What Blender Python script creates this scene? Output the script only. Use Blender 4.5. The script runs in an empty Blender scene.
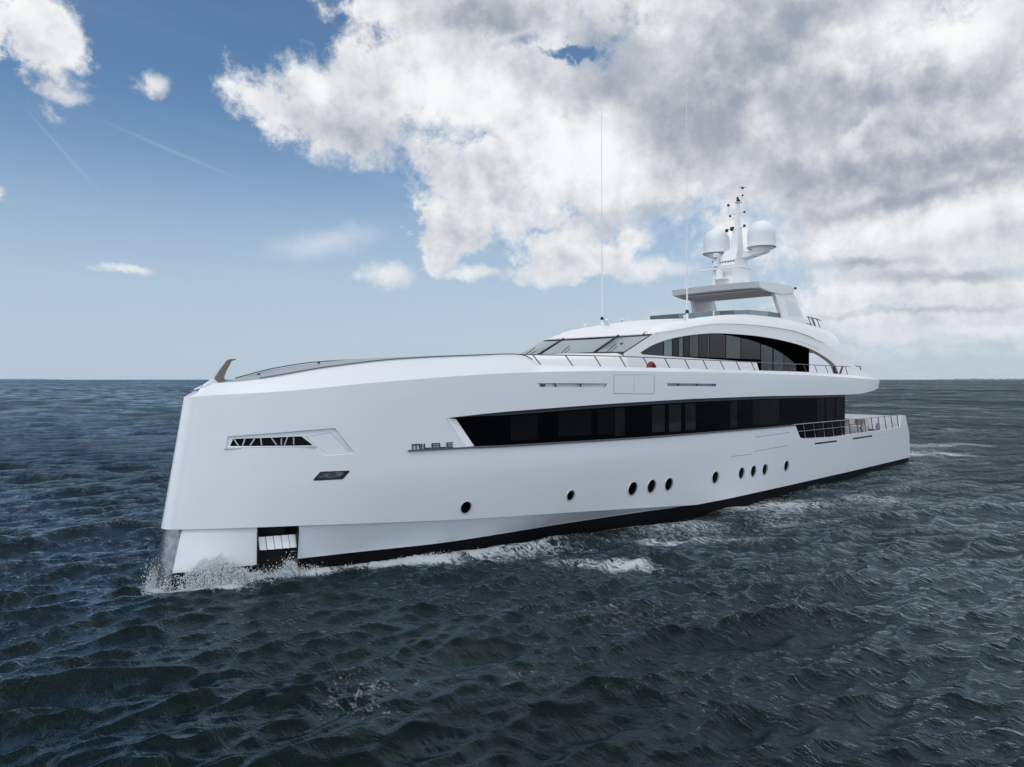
import bpy, math, random
import numpy as np
from mathutils import Vector, Matrix
from mathutils.geometry import delaunay_2d_cdt
random.seed(7); rng = np.random.default_rng(7)
sc = bpy.context.scene
COL = sc.collection
# ------------------------------------------------------------------ camera
CAM = (-6.72, -22.07, 6.0)
FW = np.array([0.68835, 0.72537, 0.0]); RT = np.array([0.72537, -0.68835, 0.0])
cd = bpy.data.cameras.new('camera'); cam = bpy.data.objects.new('camera', cd); COL.objects.link(cam)
cam.location = CAM
cam.rotation_euler = (math.radians(90), 0, math.atan2(FW[1], FW[0]) - math.pi / 2)
cd.sensor_width = 36.0; cd.lens = 710 / 1024 * 36.0; cd.shift_y = -4.0 / 1024
cd.clip_start = 0.1; cd.clip_end = 80000
sc.camera = cam
# ------------------------------------------------------------------ view
sc.view_settings.view_transform = 'Standard'; sc.view_settings.look = 'None'
sc.view_settings.gamma = 1; sc.view_settings.use_curve_mapping = False
sc.view_settings.exposure = 0.0
# ------------------------------------------------------------------ sun: soft, high, from ahead of the bow on the port side
SUN_EL = 52.0
SUN_DIR = Vector((-0.80, -0.15, 0.0)).normalized() * math.cos(math.radians(SUN_EL)) + Vector((0, 0, math.sin(math.radians(SUN_EL))))
sd = bpy.data.lights.new('sun', 'SUN'); sd.energy = 0.8; sd.angle = math.radians(10); sd.color = (1.0, 0.97, 0.93)
so = bpy.data.objects.new('sun', sd); COL.objects.link(so)
so.rotation_euler = SUN_DIR.to_track_quat('Z', 'Y').to_euler()
so.location = (-30, -20, 60)
# ------------------------------------------------------------------ world: Nishita sky with procedural clouds by direction
w = bpy.data.worlds.new("World"); sc.world = w; w.use_nodes = True
def build_world():
    nt = w.node_tree; N = nt.nodes; L = nt.links
    N.clear()
    out = N.new('ShaderNodeOutputWorld'); bg = N.new('ShaderNodeBackground'); L.new(bg.outputs[0], out.inputs[0])
    sky = N.new('ShaderNodeTexSky'); sky.sky_type = 'NISHITA'; sky.sun_disc = False
    sky.sun_elevation = math.radians(SUN_EL)
    sky.sun_rotation = math.atan2(SUN_DIR.x, SUN_DIR.y)
    sky.air_density = 1.0; sky.dust_density = 0.6; sky.ozone_density = 2.0; sky.altitude = 0
    tc = N.new('ShaderNodeTexCoord')
    def val(x):
        return x
    def put(sock, x):
        if isinstance(x, (int, float)): sock.default_value = x
        elif isinstance(x, tuple): sock.default_value = x
        else: L.new(x, sock)
    def M(op, a, b=0.0, c=0.0, clamp=False):
        n = N.new('ShaderNodeMath'); n.operation = op; n.use_clamp = clamp
        put(n.inputs[0], a); put(n.inputs[1], b); put(n.inputs[2], c); return n.outputs[0]
    def V(op, a, b=(0, 0, 0)):
        n = N.new('ShaderNodeVectorMath'); n.operation = op; put(n.inputs[0], a); put(n.inputs[1], b)
        return n.outputs['Value'] if op in ('DOT_PRODUCT', 'LENGTH', 'DISTANCE') else n.outputs[0]
    def comb(x, y, z=0.0):
        n = N.new('ShaderNodeCombineXYZ'); put(n.inputs[0], x); put(n.inputs[1], y); put(n.inputs[2], z); return n.outputs[0]
    def noise(vec, scale, detail=6, rough=0.55, dist=0.0):
        n = N.new('ShaderNodeTexNoise'); n.noise_dimensions = '3D'; put(n.inputs['Vector'], vec)
        n.inputs['Scale'].default_value = scale; n.inputs['Detail'].default_value = detail
        n.inputs['Roughness'].default_value = rough; n.inputs['Distortion'].default_value = dist
        return n.outputs[0], n.outputs[1]
    def ss(x, a, b, lo=0.0, hi=1.0):
        n = N.new('ShaderNodeMapRange'); n.interpolation_type = 'SMOOTHSTEP'
        put(n.inputs[0], x); n.inputs[1].default_value = a; n.inputs[2].default_value = b
        n.inputs[3].default_value = lo; n.inputs[4].default_value = hi; return n.outputs[0]
    def mix(f, a, b):
        n = N.new('ShaderNodeMix'); n.data_type = 'RGBA'; put(n.inputs[0], f)
        put(n.inputs[6], a); put(n.inputs[7], b); return n.outputs[2]
    d = V('NORMALIZE', tc.outputs['Generated'])
    cr = V('DOT_PRODUCT', d, tuple(RT)); cf = V('DOT_PRODUCT', d, tuple(FW)); cz = V('DOT_PRODUCT', d, (0, 0, 1))
    az = M('MULTIPLY', M('ARCTAN2', cr, cf), 57.29578)
    el = M('MULTIPLY', M('ARCSINE', cz), 57.29578)
    # warped angular position in degrees
    n1, c1 = noise(d, 6.0, 8, 0.62)
    n2, c2 = noise(V('ADD', d, (3.1, 1.7, 0.4)), 20.0, 8, 0.66)
    n3, c3 = noise(V('ADD', d, (3.1 - RT[0] * -0.012, 1.7 - RT[1] * -0.012, 0.4 + 0.014)), 20.0, 5, 0.6)
    P = comb(az, el, 0.0)
    wv = V('MULTIPLY', V('SUBTRACT', c1, (0.5, 0.5, 0.5)), (17.0, 12.0, 0.0))
    wv2 = V('MULTIPLY', V('SUBTRACT', c2, (0.5, 0.5, 0.5)), (6.0, 5.0, 0.0))
    PW = V('ADD', V('ADD', P, wv), wv2)
    PS = V('ADD', P, V('MULTIPLY', wv, (0.18, 0.18, 0))); PS = V('ADD', PS, V('MULTIPLY', wv2, (0.55, 0.45, 0)))
    PM = V('ADD', P, V('MULTIPLY', wv, (0.55, 0.5, 0))); PM = V('ADD', PM, V('MULTIPLY', wv2, (0.8, 0.7, 0)))
    def blob(Q, px, py, rx, ry, hard=0.0, rot=0.0):
        a = (px - 512) / 710.0; b = (379.5 - py) / 710.0
        A = math.degrees(math.atan(a)); E_ = math.degrees(math.atan(b / math.sqrt(1 + a * a)))
        k = math.degrees(1 / 710.0) * math.cos(math.radians(A)) ** 1
        v = V('SUBTRACT', Q, (A, E_, 0.0))
        if rot:
            c_, s_ = math.cos(math.radians(rot)), math.sin(math.radians(rot))
            v = comb(V('DOT_PRODUCT', v, (c_, s_, 0)), V('DOT_PRODUCT', v, (-s_, c_, 0)))
        v = V('MULTIPLY', v, (1 / (rx * k), 1 / (ry * k), 0.0))
        return ss(V('LENGTH', v), 1.35, hard, 0.0, 1.0)
    def mx(lst):
        r = lst[0]
        for q in lst[1:]: r = M('MAXIMUM', r, q)
        return r
    big = [blob(PM, 308, 104, 72, 60), blob(PW, 335, 100, 90, 58), blob(PW, 420, 70, 110, 90), blob(PW, 500, 60, 130, 110), blob(PW, 500, 180, 95, 75), blob(PW, 620, 150, 160, 115),
           blob(PW, 760, 60, 220, 150), blob(PW, 900, 150, 260, 170), blob(PW, 1100, 60, 260, 220), blob(PW, 900, 285, 150, 58), blob(PS, 940, 325, 150, 26), M('MULTIPLY', blob(PS, 930, 352, 190, 12), 0.45), M('MULTIPLY', blob(PS, 700, 320, 120, 14), 0.4),
           blob(PW, 1010, 300, 130, 48), blob(PW, 590, 255, 105, 24), blob(PW, 12, 30, 58, 58), blob(PW, 455, 225, 36, 40), blob(PW, 640, -90, 400, 130), blob(PW, 400, -10, 90, 40)]
    sm = [blob(PS, 157, 88, 25, 17, 0.0), blob(PS, 121, 268, 28, 10, 0.0), blob(PS, 382, 274, 44, 15, 0.0),
          blob(PS, -4, 190, 16, 11, 0.0), blob(PS, 470, 272, 46, 9, 0.0), blob(PS, 548, 274, 56, 14, 0.0), blob(PS, 650, 270, 64, 15, 0.0), blob(PS, 55, 92, 30, 14, 0.0), blob(PS, 440, 245, 16, 20, 0.0)]
    hole = mx([blob(PS, 520, 42, 44, 12, 0.0, 14), blob(PM, 560, 52, 40, 7, 0.0, -16)])
    # remaining sky outside of the view: broken bright cloud
    plane = V('DIVIDE', d, comb(M('ADD', M('ABSOLUTE', cz), 0.12), M('ADD', M('ABSOLUTE', cz), 0.12), M('ADD', M('ABSOLUTE', cz), 0.12)))
    nb, cb = noise(plane, 1.1, 7, 0.58)
    behind = M('MULTIPLY', ss(M('ABSOLUTE', az), 44.0, 62.0), ss(nb, 0.36, 0.56))
    over = M('MULTIPLY', M('MAXIMUM', M('MULTIPLY', ss(el, 34.0, 48.0), ss(az, -22.0, 6.0)), ss(el, 56.0, 70.0)), ss(nb, 0.24, 0.44))
    cov = M('SUBTRACT', mx(big), M('MULTIPLY', hole, 0.62))
    tex = M('MULTIPLY', M('SUBTRACT', n2, 0.5), 1.0)
    cov = M('ADD', cov, M('MULTIPLY', tex, ss(cov, 0.02, 0.25)))
    a_big = ss(cov, 0.16, 0.66)
    a_small = M('MULTIPLY', ss(M('ADD', mx(sm), M('MULTIPLY', tex, 0.9)), 0.22, 1.0), 0.92)
    alpha = mx([a_big, a_small, behind, over])
    # thin veils and streaks
    st, _c = noise(V('MULTIPLY', plane, (0.6, 2.6, 1.0)), 1.6, 6, 0.6)
    veil = M('MULTIPLY', ss(st, 0.45, 0.8), 0.35)
    vb = M('MULTIPLY', blob(PS, 325, 243, 60, 16, 0.0, 12), 0.5)
    hz = ss(el, 7.5, 0.0)                                      # bright low sky
    vr = M('MULTIPLY', ss(az, 2.0, 20.0), 0.4)
    con = M('MAXIMUM', M('MULTIPLY', blob(P, 170, 150, 75, 2.2, 0.0, -17), 0.10), M('MULTIPLY', blob(P, 62, 150, 52, 1.6, 0.0, -47), 0.11))
    # cloud shading: bright rims and tops, grey bases
    g1, _a = noise(V('ADD', plane, (5.2, 0.3, 0.0)), 1.6, 7, 0.6, 0.3)
    g2, _b = noise(V('ADD', d, (0.9, 4.1, 2.0)), 13.0, 6, 0.62)
    darkb = mx([blob(PM, 720, 85, 125, 75, 0.0, 25), blob(PM, 850, 105, 120, 45, 0.0, -8), blob(PM, 830, 20, 90, 30), blob(PM, 620, 60, 60, 50),
                blob(PM, 850, 180, 200, 26, 0.0, 5), blob(PS, 900, 198, 150, 12, 0.0, 9), blob(PS, 975, 274, 110, 9, 0.0, 2), blob(PS, 900, 314, 120, 5), blob(PS, 850, 264, 70, 7), blob(PM, 660, 222, 120, 16, 0.0, 4), blob(PM, 480, 15, 90, 18), blob(PM, 20, 80, 40, 10), blob(PM, 1010, 150, 60, 30)])
    lightb = mx([blob(PM, 935, 45, 75, 26, 0.0, 12), blob(PM, 870, 130, 36, 12, 0.0, 20), blob(PM, 450, 105, 60, 35), blob(PM, 600, 150, 60, 40), blob(PS, 870, 290, 95, 12), blob(PS, 930, 222, 130, 14, 0.0, 8), blob(PM, 730, 200, 50, 18), blob(PM, 320, 85, 36, 20), blob(PS, 1000, 330, 80, 5)])
    thick = ss(cov, 0.4, 1.1)
    grey = M('ADD', M('MULTIPLY', M('SUBTRACT', darkb, M('MULTIPLY', lightb, 0.7)), 0.62), M('MULTIPLY', M('SUBTRACT', g1, 0.5), 0.45))
    grey = M('ADD', grey, M('MULTIPLY', M('SUBTRACT', g2, 0.5), 0.5))
    grey = M('ADD', grey, M('MULTIPLY', M('SUBTRACT', n3, n2), 1.3))
    e1, _e = noise(V('ADD', d, (7.0, 1.0, 2.0)), 7.0, 5, 0.55); e2, _e = noise(V('ADD', d, (7.0 - RT[0] * -0.03, 1.0 - RT[1] * -0.03, 2.0 + 0.034)), 7.0, 5, 0.55)
    grey = M('ADD', grey, M('MULTIPLY', M('SUBTRACT', e2, e1), 1.7))
    grey = M('ADD', ss(grey, -0.72, 1.02), M('MULTIPLY', thick, 0.05))
    grey = M('MULTIPLY', grey, ss(cov, 0.15, 0.9, 0.55, 1.0))
    grey = M('MULTIPLY', grey, ss(el, 44.0, 26.0))
    cw = mix(grey, (0.97, 0.975, 0.98, 1), (0.33, 0.375, 0.45, 1))
    low = ss(el, 14.0, 2.0)
    cw = mix(M('MULTIPLY', low, 0.35), cw, (0.66, 0.73, 0.80, 1))
    far = M('MULTIPLY', ss(M('ABSOLUTE', az), 50.0, 85.0), 1.0)
    farc = M('MAXIMUM', far, ss(el, 40.0, 60.0))
    cw = mix(farc, cw, mix(ss(el, 20.0, 42.0), (1.10, 1.22, 1.36, 1), (0.98, 0.98, 0.985, 1)))
    skyc = V('MULTIPLY', sky.outputs[0], (0.1, 0.1, 0.1))
    # measured clear sky is greyer and a little darker overhead than the clean-air model
    skyc = V('MULTIPLY', skyc, (SKYT[0], SKYT[1], SKYT[2]))
    hcol = mix(ss(az, -40.0, 30.0), (0.47, 0.57, 0.69, 1), (0.50, 0.58, 0.67, 1))
    skyc = mix(M('MULTIPLY', ss(el, 21.0, 1.5), 0.92), skyc, hcol)
    c = mix(M('MAXIMUM', M('MULTIPLY', veil, M('ADD', vr, 0.12)), M('MAXIMUM', vb, con)), skyc, (0.78, 0.83, 0.88, 1))
    fade = ss(el, 0.3, 5.0, 0.25, 1.0)
    c = mix(M('MULTIPLY', alpha, fade), c, cw)
    below = ss(cz, 0.0, -0.02)
    c = mix(below, c, (0.05, 0.08, 0.1, 1))
    L.new(c, bg.inputs[0]); bg.inputs[1].default_value = 1.0
SKYT = (0.86, 1.04, 1.13)
build_world()

# ================================================================== helpers
def pchip(xs, ys):
    xs = np.array(xs, float); ys = np.array(ys, float); h = np.diff(xs); dl = np.diff(ys) / h; m = np.zeros(len(xs))
    for i in range(1, len(xs) - 1):
        if dl[i - 1] * dl[i] > 0:
            w1 = 2 * h[i] + h[i - 1]; w2 = h[i] + 2 * h[i - 1]; m[i] = (w1 + w2) / (w1 / dl[i - 1] + w2 / dl[i])
    m[0] = dl[0]; m[-1] = dl[-1]
    def f(x):
        x = np.asarray(x, float); xc = np.clip(x, xs[0], xs[-1]); i = np.clip(np.searchsorted(xs, xc) - 1, 0, len(h) - 1)
        t = (xc - xs[i]) / h[i]; t2 = t * t; t3 = t2 * t
        return (2*t3-3*t2+1)*ys[i] + (t3-2*t2+t)*h[i]*m[i] + (-2*t3+3*t2)*ys[i+1] + (t3-t2)*h[i]*m[i+1]
    return f
def W3(s, t, z): return (float(s), -float(t), float(z))     # yacht frame: s aft of stem foot, t to port, z up
def mapP(fn): return fn

def mat(name, col, rough=0.5, metal=0.0, coat=0.0, spec=0.5, var=0.0, vscale=3.0, bump=0.0, bscale=20.0, trans=0.0, ior=1.45, alpha=1.0):
    m = bpy.data.materials.new(name); m.use_nodes = True
    N = m.node_tree.nodes; L = m.node_tree.links; p = N['Principled BSDF']
    p.inputs['Base Color'].default_value = (*col, 1); p.inputs['Roughness'].default_value = rough
    p.inputs['Metallic'].default_value = metal; p.inputs['Coat Weight'].default_value = coat
    p.inputs['Coat Roughness'].default_value = 0.06
    p.inputs['Specular IOR Level'].default_value = spec; p.inputs['Transmission Weight'].default_value = trans; p.inputs['IOR'].default_value = ior
    tc = N.new('ShaderNodeTexCoord')
    if var > 0:
        n = N.new('ShaderNodeTexNoise'); n.inputs['Scale'].default_value = vscale; n.inputs['Detail'].default_value = 5
        L.new(tc.outputs['Object'], n.inputs['Vector'])
        mx = N.new('ShaderNodeMix'); mx.data_type = 'RGBA'
        mx.inputs[6].default_value = tuple(c * (1 - var) for c in col) + (1,); mx.inputs[7].default_value = tuple(min(1, c * (1 + var)) for c in col) + (1,)
        L.new(n.outputs[0], mx.inputs[0]); L.new(mx.outputs[2], p.inputs['Base Color'])
        r = N.new('ShaderNodeMapRange'); L.new(n.outputs[0], r.inputs[0]); r.inputs[3].default_value = rough * 0.8; r.inputs[4].default_value = rough * 1.25
        L.new(r.outputs[0], p.inputs['Roughness'])
    if bump > 0:
        n = N.new('ShaderNodeTexNoise'); n.inputs['Scale'].default_value = bscale; n.inputs['Detail'].default_value = 4
        L.new(tc.outputs['Object'], n.inputs['Vector'])
        b = N.new('ShaderNodeBump'); b.inputs['Strength'].default_value = 1.0; b.inputs['Distance'].default_value = bump
        L.new(n.outputs[0], b.inputs['Height']); L.new(b.outputs[0], p.inputs['Normal'])
    return m
M_ = {}
M_['white'] = mat('white_hull_paint', (0.79, 0.82, 0.85), 0.30, coat=0.55, bump=0.03, bscale=0.4)
M_['white2'] = mat('white_superstructure_paint', (0.83, 0.835, 0.845), 0.35, coat=0.15)
M_['black'] = mat('black_antifouling', (0.0025, 0.003, 0.004), 0.6, spec=.12, var=0.4, vscale=2.0)
M_['blackglass'] = mat('black_glass', (0.0008, 0.0009, 0.0011), 0.08, spec=0.08)
M_['shade'] = mat('dark_grey_trim', (0.05, 0.055, 0.06), 0.4)
M_['steel'] = mat('stainless_steel', (0.62, 0.63, 0.64), 0.22, metal=1.0, var=0.15, vscale=6)
M_['wetsteel'] = mat('wet_stainless_stem', (0.24, 0.25, 0.26), 0.18, metal=0.9, var=0.6, vscale=4, bump=0.01, bscale=9)
M_['rail'] = mat('rail_metal', (0.16, 0.16, 0.165), 0.3, metal=0.6)
M_['railbright'] = mat('polished_rail', (0.5, 0.5, 0.5), 0.25, metal=0.9)
M_['deckgrey'] = mat('weathered_grey_teak', (0.35, 0.375, 0.41), 0.8, var=0.12, vscale=5, bump=0.004, bscale=60)
M_['teak'] = mat('teak', (0.27, 0.25, 0.23), 0.7, var=0.15, vscale=8)
M_['staff'] = mat('grey_brown_varnished_wood', (0.20, 0.17, 0.155), 0.35, var=0.2, vscale=6)
M_['red'] = mat('red_lifebuoy_cover', (0.20, 0.035, 0.035), 0.6)
M_['cush'] = mat('muted_red_cushion_fabric', (0.20, 0.15, 0.15), 0.9)
M_['cloth'] = mat('pale_upholstery', (0.6, 0.6, 0.59), 0.9)
M_['dark'] = mat('matt_black_fitting', (0.012, 0.012, 0.013), 0.5)
M_['seam'] = mat('panel_seam', (0.16, 0.18, 0.20), 0.6)
M_['seamlight'] = mat('panel_seam_faint', (0.5, 0.52, 0.55), 0.5)
M_['under'] = mat('hardtop_lining', (0.55, 0.56, 0.58), 0.5)

class MB:
    def __init__(s): s.v = []; s.f = []; s.n = []; s.mi = []
    def add(s, verts, faces, vn=None, m=0):
        o = len(s.v); s.v += [tuple(map(float, p)) for p in verts]
        for f in faces:
            s.f.append([i + o for i in f]); s.mi.append(m)
            if vn is None:
                a = np.zeros(3); pts = [np.array(verts[i], float) for i in f]
                for i in range(len(pts)): a += np.cross(pts[i], pts[(i + 1) % len(pts)])
                l = np.linalg.norm(a); a = a / l if l > 1e-12 else np.array([0, 0, 1.0])
                s.n += [tuple(a)] * len(f)
            else: s.n += [tuple(map(float, vn[i])) for i in f]
        return s
    def mirror(s, frm=0):
        """copy everything added so far to the starboard side"""
        nv = len(s.v); nf = len(s.f); li = 0; nn = []
        s.v += [(x, -y, z) for x, y, z in s.v[:nv]]
        k = 0
        for f, mi in list(zip(s.f[:nf], s.mi[:nf])):
            ns = s.n[k:k + len(f)]; k += len(f)
            s.f.append([i + nv for i in reversed(f)]); s.mi.append(mi)
            nn += [(a, -b, c) for a, b, c in reversed(ns)]
        s.n += nn; return s
    def grid(s, G, m=0, smooth=True, flip=False):
        G = np.array(G, float); a, b, _ = G.shape
        fs = []
        for i in range(a - 1):
            for j in range(b - 1):
                q = [i * b + j, i * b + j + 1, (i + 1) * b + j + 1, (i + 1) * b + j]
                fs.append(q[::-1] if flip else q)
        V = G.reshape(-1, 3)
        if smooth:
            du = np.gradient(G, axis=1); dv = np.gradient(G, axis=0); n = np.cross(du, dv)
            l = np.linalg.norm(n, axis=2, keepdims=True); n = n / np.where(l < 1e-9, 1, l)
            if flip: n = -n
            return s.add(V, fs, n.reshape(-1, 3), m)
        return s.add(V, fs, None, m)
    def box(s, c, d, m=0, rz=0.0, ry=0.0):
        R = Matrix.Rotation(rz, 3, 'Z') @ Matrix.Rotation(ry, 3, 'Y')
        vs = []
        for x in (-.5, .5):
            for y in (-.5, .5):
                for z in (-.5, .5): vs.append(tuple(Vector(c) + R @ Vector((x * d[0], y * d[1], z * d[2]))))
        return s.add(vs, [[0, 1, 3, 2], [4, 6, 7, 5], [0, 4, 5, 1], [2, 3, 7, 6], [0, 2, 6, 4], [1, 5, 7, 3]], None, m)
    def tube(s, path, r, n=8, m=0, r2=None, cap=True):
        path = [Vector(p) for p in path]; k = len(path); V = []; Nn = []; F = []
        for i, p in enumerate(path):
            t = (path[min(i + 1, k - 1)] - path[max(i - 1, 0)]).normalized()
            up = Vector((0, 0, 1)) if abs(t.z) < 0.9 else Vector((1, 0, 0))
            a = t.cross(up).normalized(); b = t.cross(a).normalized()
            rr = r if r2 is None else r + (r2 - r) * i / (k - 1)
            if isinstance(r, (list, tuple)): rr = r[i]
            for j in range(n):
                an = 2 * math.pi * j / n; dvec = a * math.cos(an) + b * math.sin(an)
                V.append(tuple(p + dvec * rr)); Nn.append(tuple(dvec))
        for i in range(k - 1):
            for j in range(n): F.append([i * n + j, i * n + (j + 1) % n, (i + 1) * n + (j + 1) % n, (i + 1) * n + j])
        s.add(V, F, Nn, m)
        if cap:
            s.add(V[:n], [list(range(n))[::-1]], None, m); s.add(V[-n:], [list(range(n))], None, m)
        return s
    def lathe(s, c, prof, n=24, m=0):
        """prof: list of (r, z); sharp where a point repeats"""
        G = []
        prof = np.array(prof, float)
        segs = []; cur = [prof[0]]
        for p in prof[1:]:
            if np.allclose(p, cur[-1]): segs.append(cur); cur = [p]
            else: cur.append(p)
        segs.append(cur)
        for sg in segs:
            if len(sg) < 2: continue
            G = [[(c[0] + r * math.cos(2 * math.pi * j / n), c[1] + r * math.sin(2 * math.pi * j / n), c[2] + z) for j in range(n + 1)] for r, z in sg]
            G = np.array(G); dv = np.gradient(np.array(sg), axis=0)
            nn = np.zeros_like(G)
            for i in range(len(sg)):
                nr, nz = dv[i][1], -dv[i][0]; l = math.hypot(nr, nz) or 1
                for j in range(n + 1): nn[i, j] = (nr / l * math.cos(2 * math.pi * j / n), nr / l * math.sin(2 * math.pi * j / n), nz / l)
            fs = []; b = n + 1
            for i in range(len(sg) - 1):
                for j in range(n): fs.append([i * b + j, i * b + j + 1, (i + 1) * b + j + 1, (i + 1) * b + j])
            s.add(G.reshape(-1, 3), fs, nn.reshape(-1, 3), m)
        return s
    def prism(s, poly, t0, t1, m=0, fn=None):
        """poly in (s,z), extruded between lateral offsets t0, t1 (or functions of (s,z))"""
        f0 = t0 if callable(t0) else (lambda a, b: t0); f1 = t1 if callable(t1) else (lambda a, b: t1)
        A = [W3(a, f0(a, b), b) for a, b in poly]; B = [W3(a, f1(a, b), b) for a, b in poly]; n = len(poly)
        s.add(A + B, [list(range(n)), list(range(2 * n - 1, n - 1, -1))] + [[i, i + n, (i + 1) % n + n, (i + 1) % n] for i in range(n)], None, m)
        return s
    def build(s, name, mats, parent=None):
        me = bpy.data.meshes.new(name); me.from_pydata(s.v, [], s.f); 
        for mm in (mats if isinstance(mats, (list, tuple)) else [mats]): me.materials.append(mm)
        me.polygons.foreach_set('material_index', s.mi)
        me.polygons.foreach_set('use_smooth', [True] * len(s.f))
        me.update()
        me.normals_split_custom_set(s.n)
        o = bpy.data.objects.new(name, me); COL.objects.link(o)
        if parent is not None:
            o.parent = parent
            if parent.type == 'EMPTY': o.location = -parent.location
        return o
def tag(o, label=None, cat=None, group=None, kind=None):
    for k, v in (('label', label), ('category', cat), ('group', group), ('kind', kind)):
        if v: o[k] = v
    return o
def inpoly(P, poly):
    P = np.atleast_2d(P); x, y = P[:, 0], P[:, 1]; r = np.zeros(len(P), bool); n = len(poly); j = n - 1
    for i in range(n):
        xi, yi = poly[i]; xj, yj = poly[j]
        if yi != yj: r ^= ((yi > y) != (yj > y)) & (x < (xj - xi) * (y - yi) / (yj - yi) + xi)
        j = i
    return r
def segdist(P, poly):
    P = np.atleast_2d(P); D = np.full(len(P), 1e9)
    for i in range(len(poly)):
        a = np.array(poly[i]); b = np.array(poly[(i + 1) % len(poly)]); ab = b - a; L2 = ab @ ab
        if L2 < 1e-12: continue
        t = np.clip(((P - a) @ ab) / L2, 0, 1); D = np.minimum(D, np.linalg.norm(P - (a + t[:, None] * ab), axis=1))
    return D
def dens(poly, step, closed=True):
    out = []; n = len(poly)
    for i in range(n if closed else n - 1):
        a = np.array(poly[i], float); b = np.array(poly[(i + 1) % n], float); k = max(1, int(math.ceil(np.linalg.norm(b - a) / step)))
        for j in range(k): out.append(tuple(a + (b - a) * j / k))
    if not closed: out.append(tuple(poly[-1]))
    return out
def tri_panel(outline, holes, step, xgrid=None, zstep=None):
    """conforming triangulation of a polygon with holes in a 2-D domain"""
    o = dens(outline, step); hs = [dens(h, min(step, max(0.02, 0.12 * max(np.ptp(np.array(h)[:, 0]), np.ptp(np.array(h)[:, 1]))))) for h in holes]
    A = np.array(o); x0, z0 = A.min(0); x1, z1 = A.max(0)
    gx = xgrid if xgrid is not None else np.arange(x0, x1, step); gz = np.arange(z0, z1, zstep or step)
    X, Z = np.meshgrid(gx, gz); P = np.stack([X.ravel(), Z.ravel()], 1) + rng.uniform(-1e-4, 1e-4, (X.size, 2))
    k = inpoly(P, o) & (segdist(P, outline) > step * 0.3)
    for h, hd in zip(holes, hs): k &= ~inpoly(P, hd) & (segdist(P, h) > step * 0.25)
    P = P[k]
    V = []; E = []
    for lp in [o] + hs:
        b = len(V); V += list(lp); E += [(b + i, b + (i + 1) % len(lp)) for i in range(len(lp))]
    V += [tuple(p) for p in P]
    r = delaunay_2d_cdt([Vector(v) for v in V], E, [], 0, 1e-5)
    V2 = np.array([tuple(v) for v in r[0]]); F = [f for f in r[2] if len(f) == 3]
    C = np.array([V2[list(f)].mean(0) for f in F]); k = inpoly(C, o)
    for hd in hs: k &= ~inpoly(C, hd)
    return V2, [list(f) for f, q in zip(F, k) if q]
def surf_add(mb, V2, F, fn, nf, m=0, flip=False):
    pts = [fn(a, b) for a, b in V2]; ns = [nf(a, b) for a, b in V2]
    Fo = []
    for f in F:
        a, b, c = (np.array(pts[i]) for i in f); g = np.cross(b - a, c - a)
        if g @ np.array(ns[f[0]]) < 0: f = f[::-1]
        Fo.append(f)
    if flip: Fo = [f[::-1] for f in Fo]; ns = [tuple(-np.array(n)) for n in ns]
    mb.add(pts, Fo, ns, m)

# ================================================================== hull form
_xs = [0, .04, .15, .35, 1.15, 2.77, 5.85, 9.95, 15, 20, 26, 38, 50, 60]
_ts = [0, .18, .34, .5, .95, 1.8, 2.95, 3.85, 4.45, 4.65, 4.7, 4.65, 4.45, 4.3]
_xd = np.concatenate([np.linspace(0, 0.35, 40)[:-1], np.linspace(.35, 60, 1500)])
_fW = pchip([.2, .35] + _xs[4:], [.36, .47] + _ts[4:])
_nose = 0.37 * np.sqrt(np.clip(1 - (1 - np.clip(_xd / 0.26, 0, 1)) ** 2, 0, 1)) ** 0.95
_td = np.where(_xd < .2, np.minimum(_nose, 0.36), _fW(np.maximum(_xd, .2)))
_ud = np.concatenate([[0], np.cumsum(np.hypot(np.diff(_xd), np.diff(_td)))])
def shift(z): return 0.135 + (z - 1.65) / 3.8 * 0.645
def plan_t(x): return float(np.interp(x, _xd, _td))
def x_of(s, z):
    x = s
    for _ in range(12): x = s - shift(z) * math.exp(-max(x, 0) / 5)
    return max(x, 0.0)
def flare(s, z):
    g = min(max((3.0 - z) / 3.0, 0), 1) ** 1.4
    fl = 0.42 * min(max((s - 1) / 5, 0), 1) * min(max((24 - s) / 10, 0), 1) + 0.14 * min(max((s - 6) / 12, 0), 1)
    t = -g * fl
    if z > 4.3 and s > 41.5: t -= 0.16 * ((s - 41.5) / 2.7) ** 2 * min(1, (z - 4.3) / .5)
    return t
def tA(s, z): return max(plan_t(x_of(s, z)) + flare(s, z), 0.0)
def u_of(s, z): return float(np.interp(x_of(s, z), _xd, _ud))
def P_(u, z, off=0.0):
    x = float(np.interp(u, _ud, _xd)); s = x + shift(z) * math.exp(-x / 5); t = max(float(np.interp(u, _ud, _td)) + flare(s, z), 0.0)
    if off:
        n = nP(u, z); return (s + n[0] * off, -t + n[1] * off, z + n[2] * off * 0)
    return (s, -t, z)
def nP(u, z):
    e = 0.06
    a = np.array(P_(max(u - e, 0), z)); b = np.array(P_(u + e, z)); c = np.array(P_(max(u, .02), z - e)); d = np.array(P_(max(u, .02), z + e))
    if u < e: a = a * np.array([1, -1, 1]) if u > 0 else np.array(P_(e, z)) * np.array([1, -1, 1])
    n = np.cross(d - c, b - a); n = n / (np.linalg.norm(n) or 1)
    if n[1] > 0 and u > 0.3: n = -n
    if u <= 0.3 and n[0] > 0: n = -n
    return tuple(n)
def hullpt(s, z, off=0.0): return P_(u_of(s, z), z, off)
def hn(s, z): return nP(u_of(s, z), z)

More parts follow.
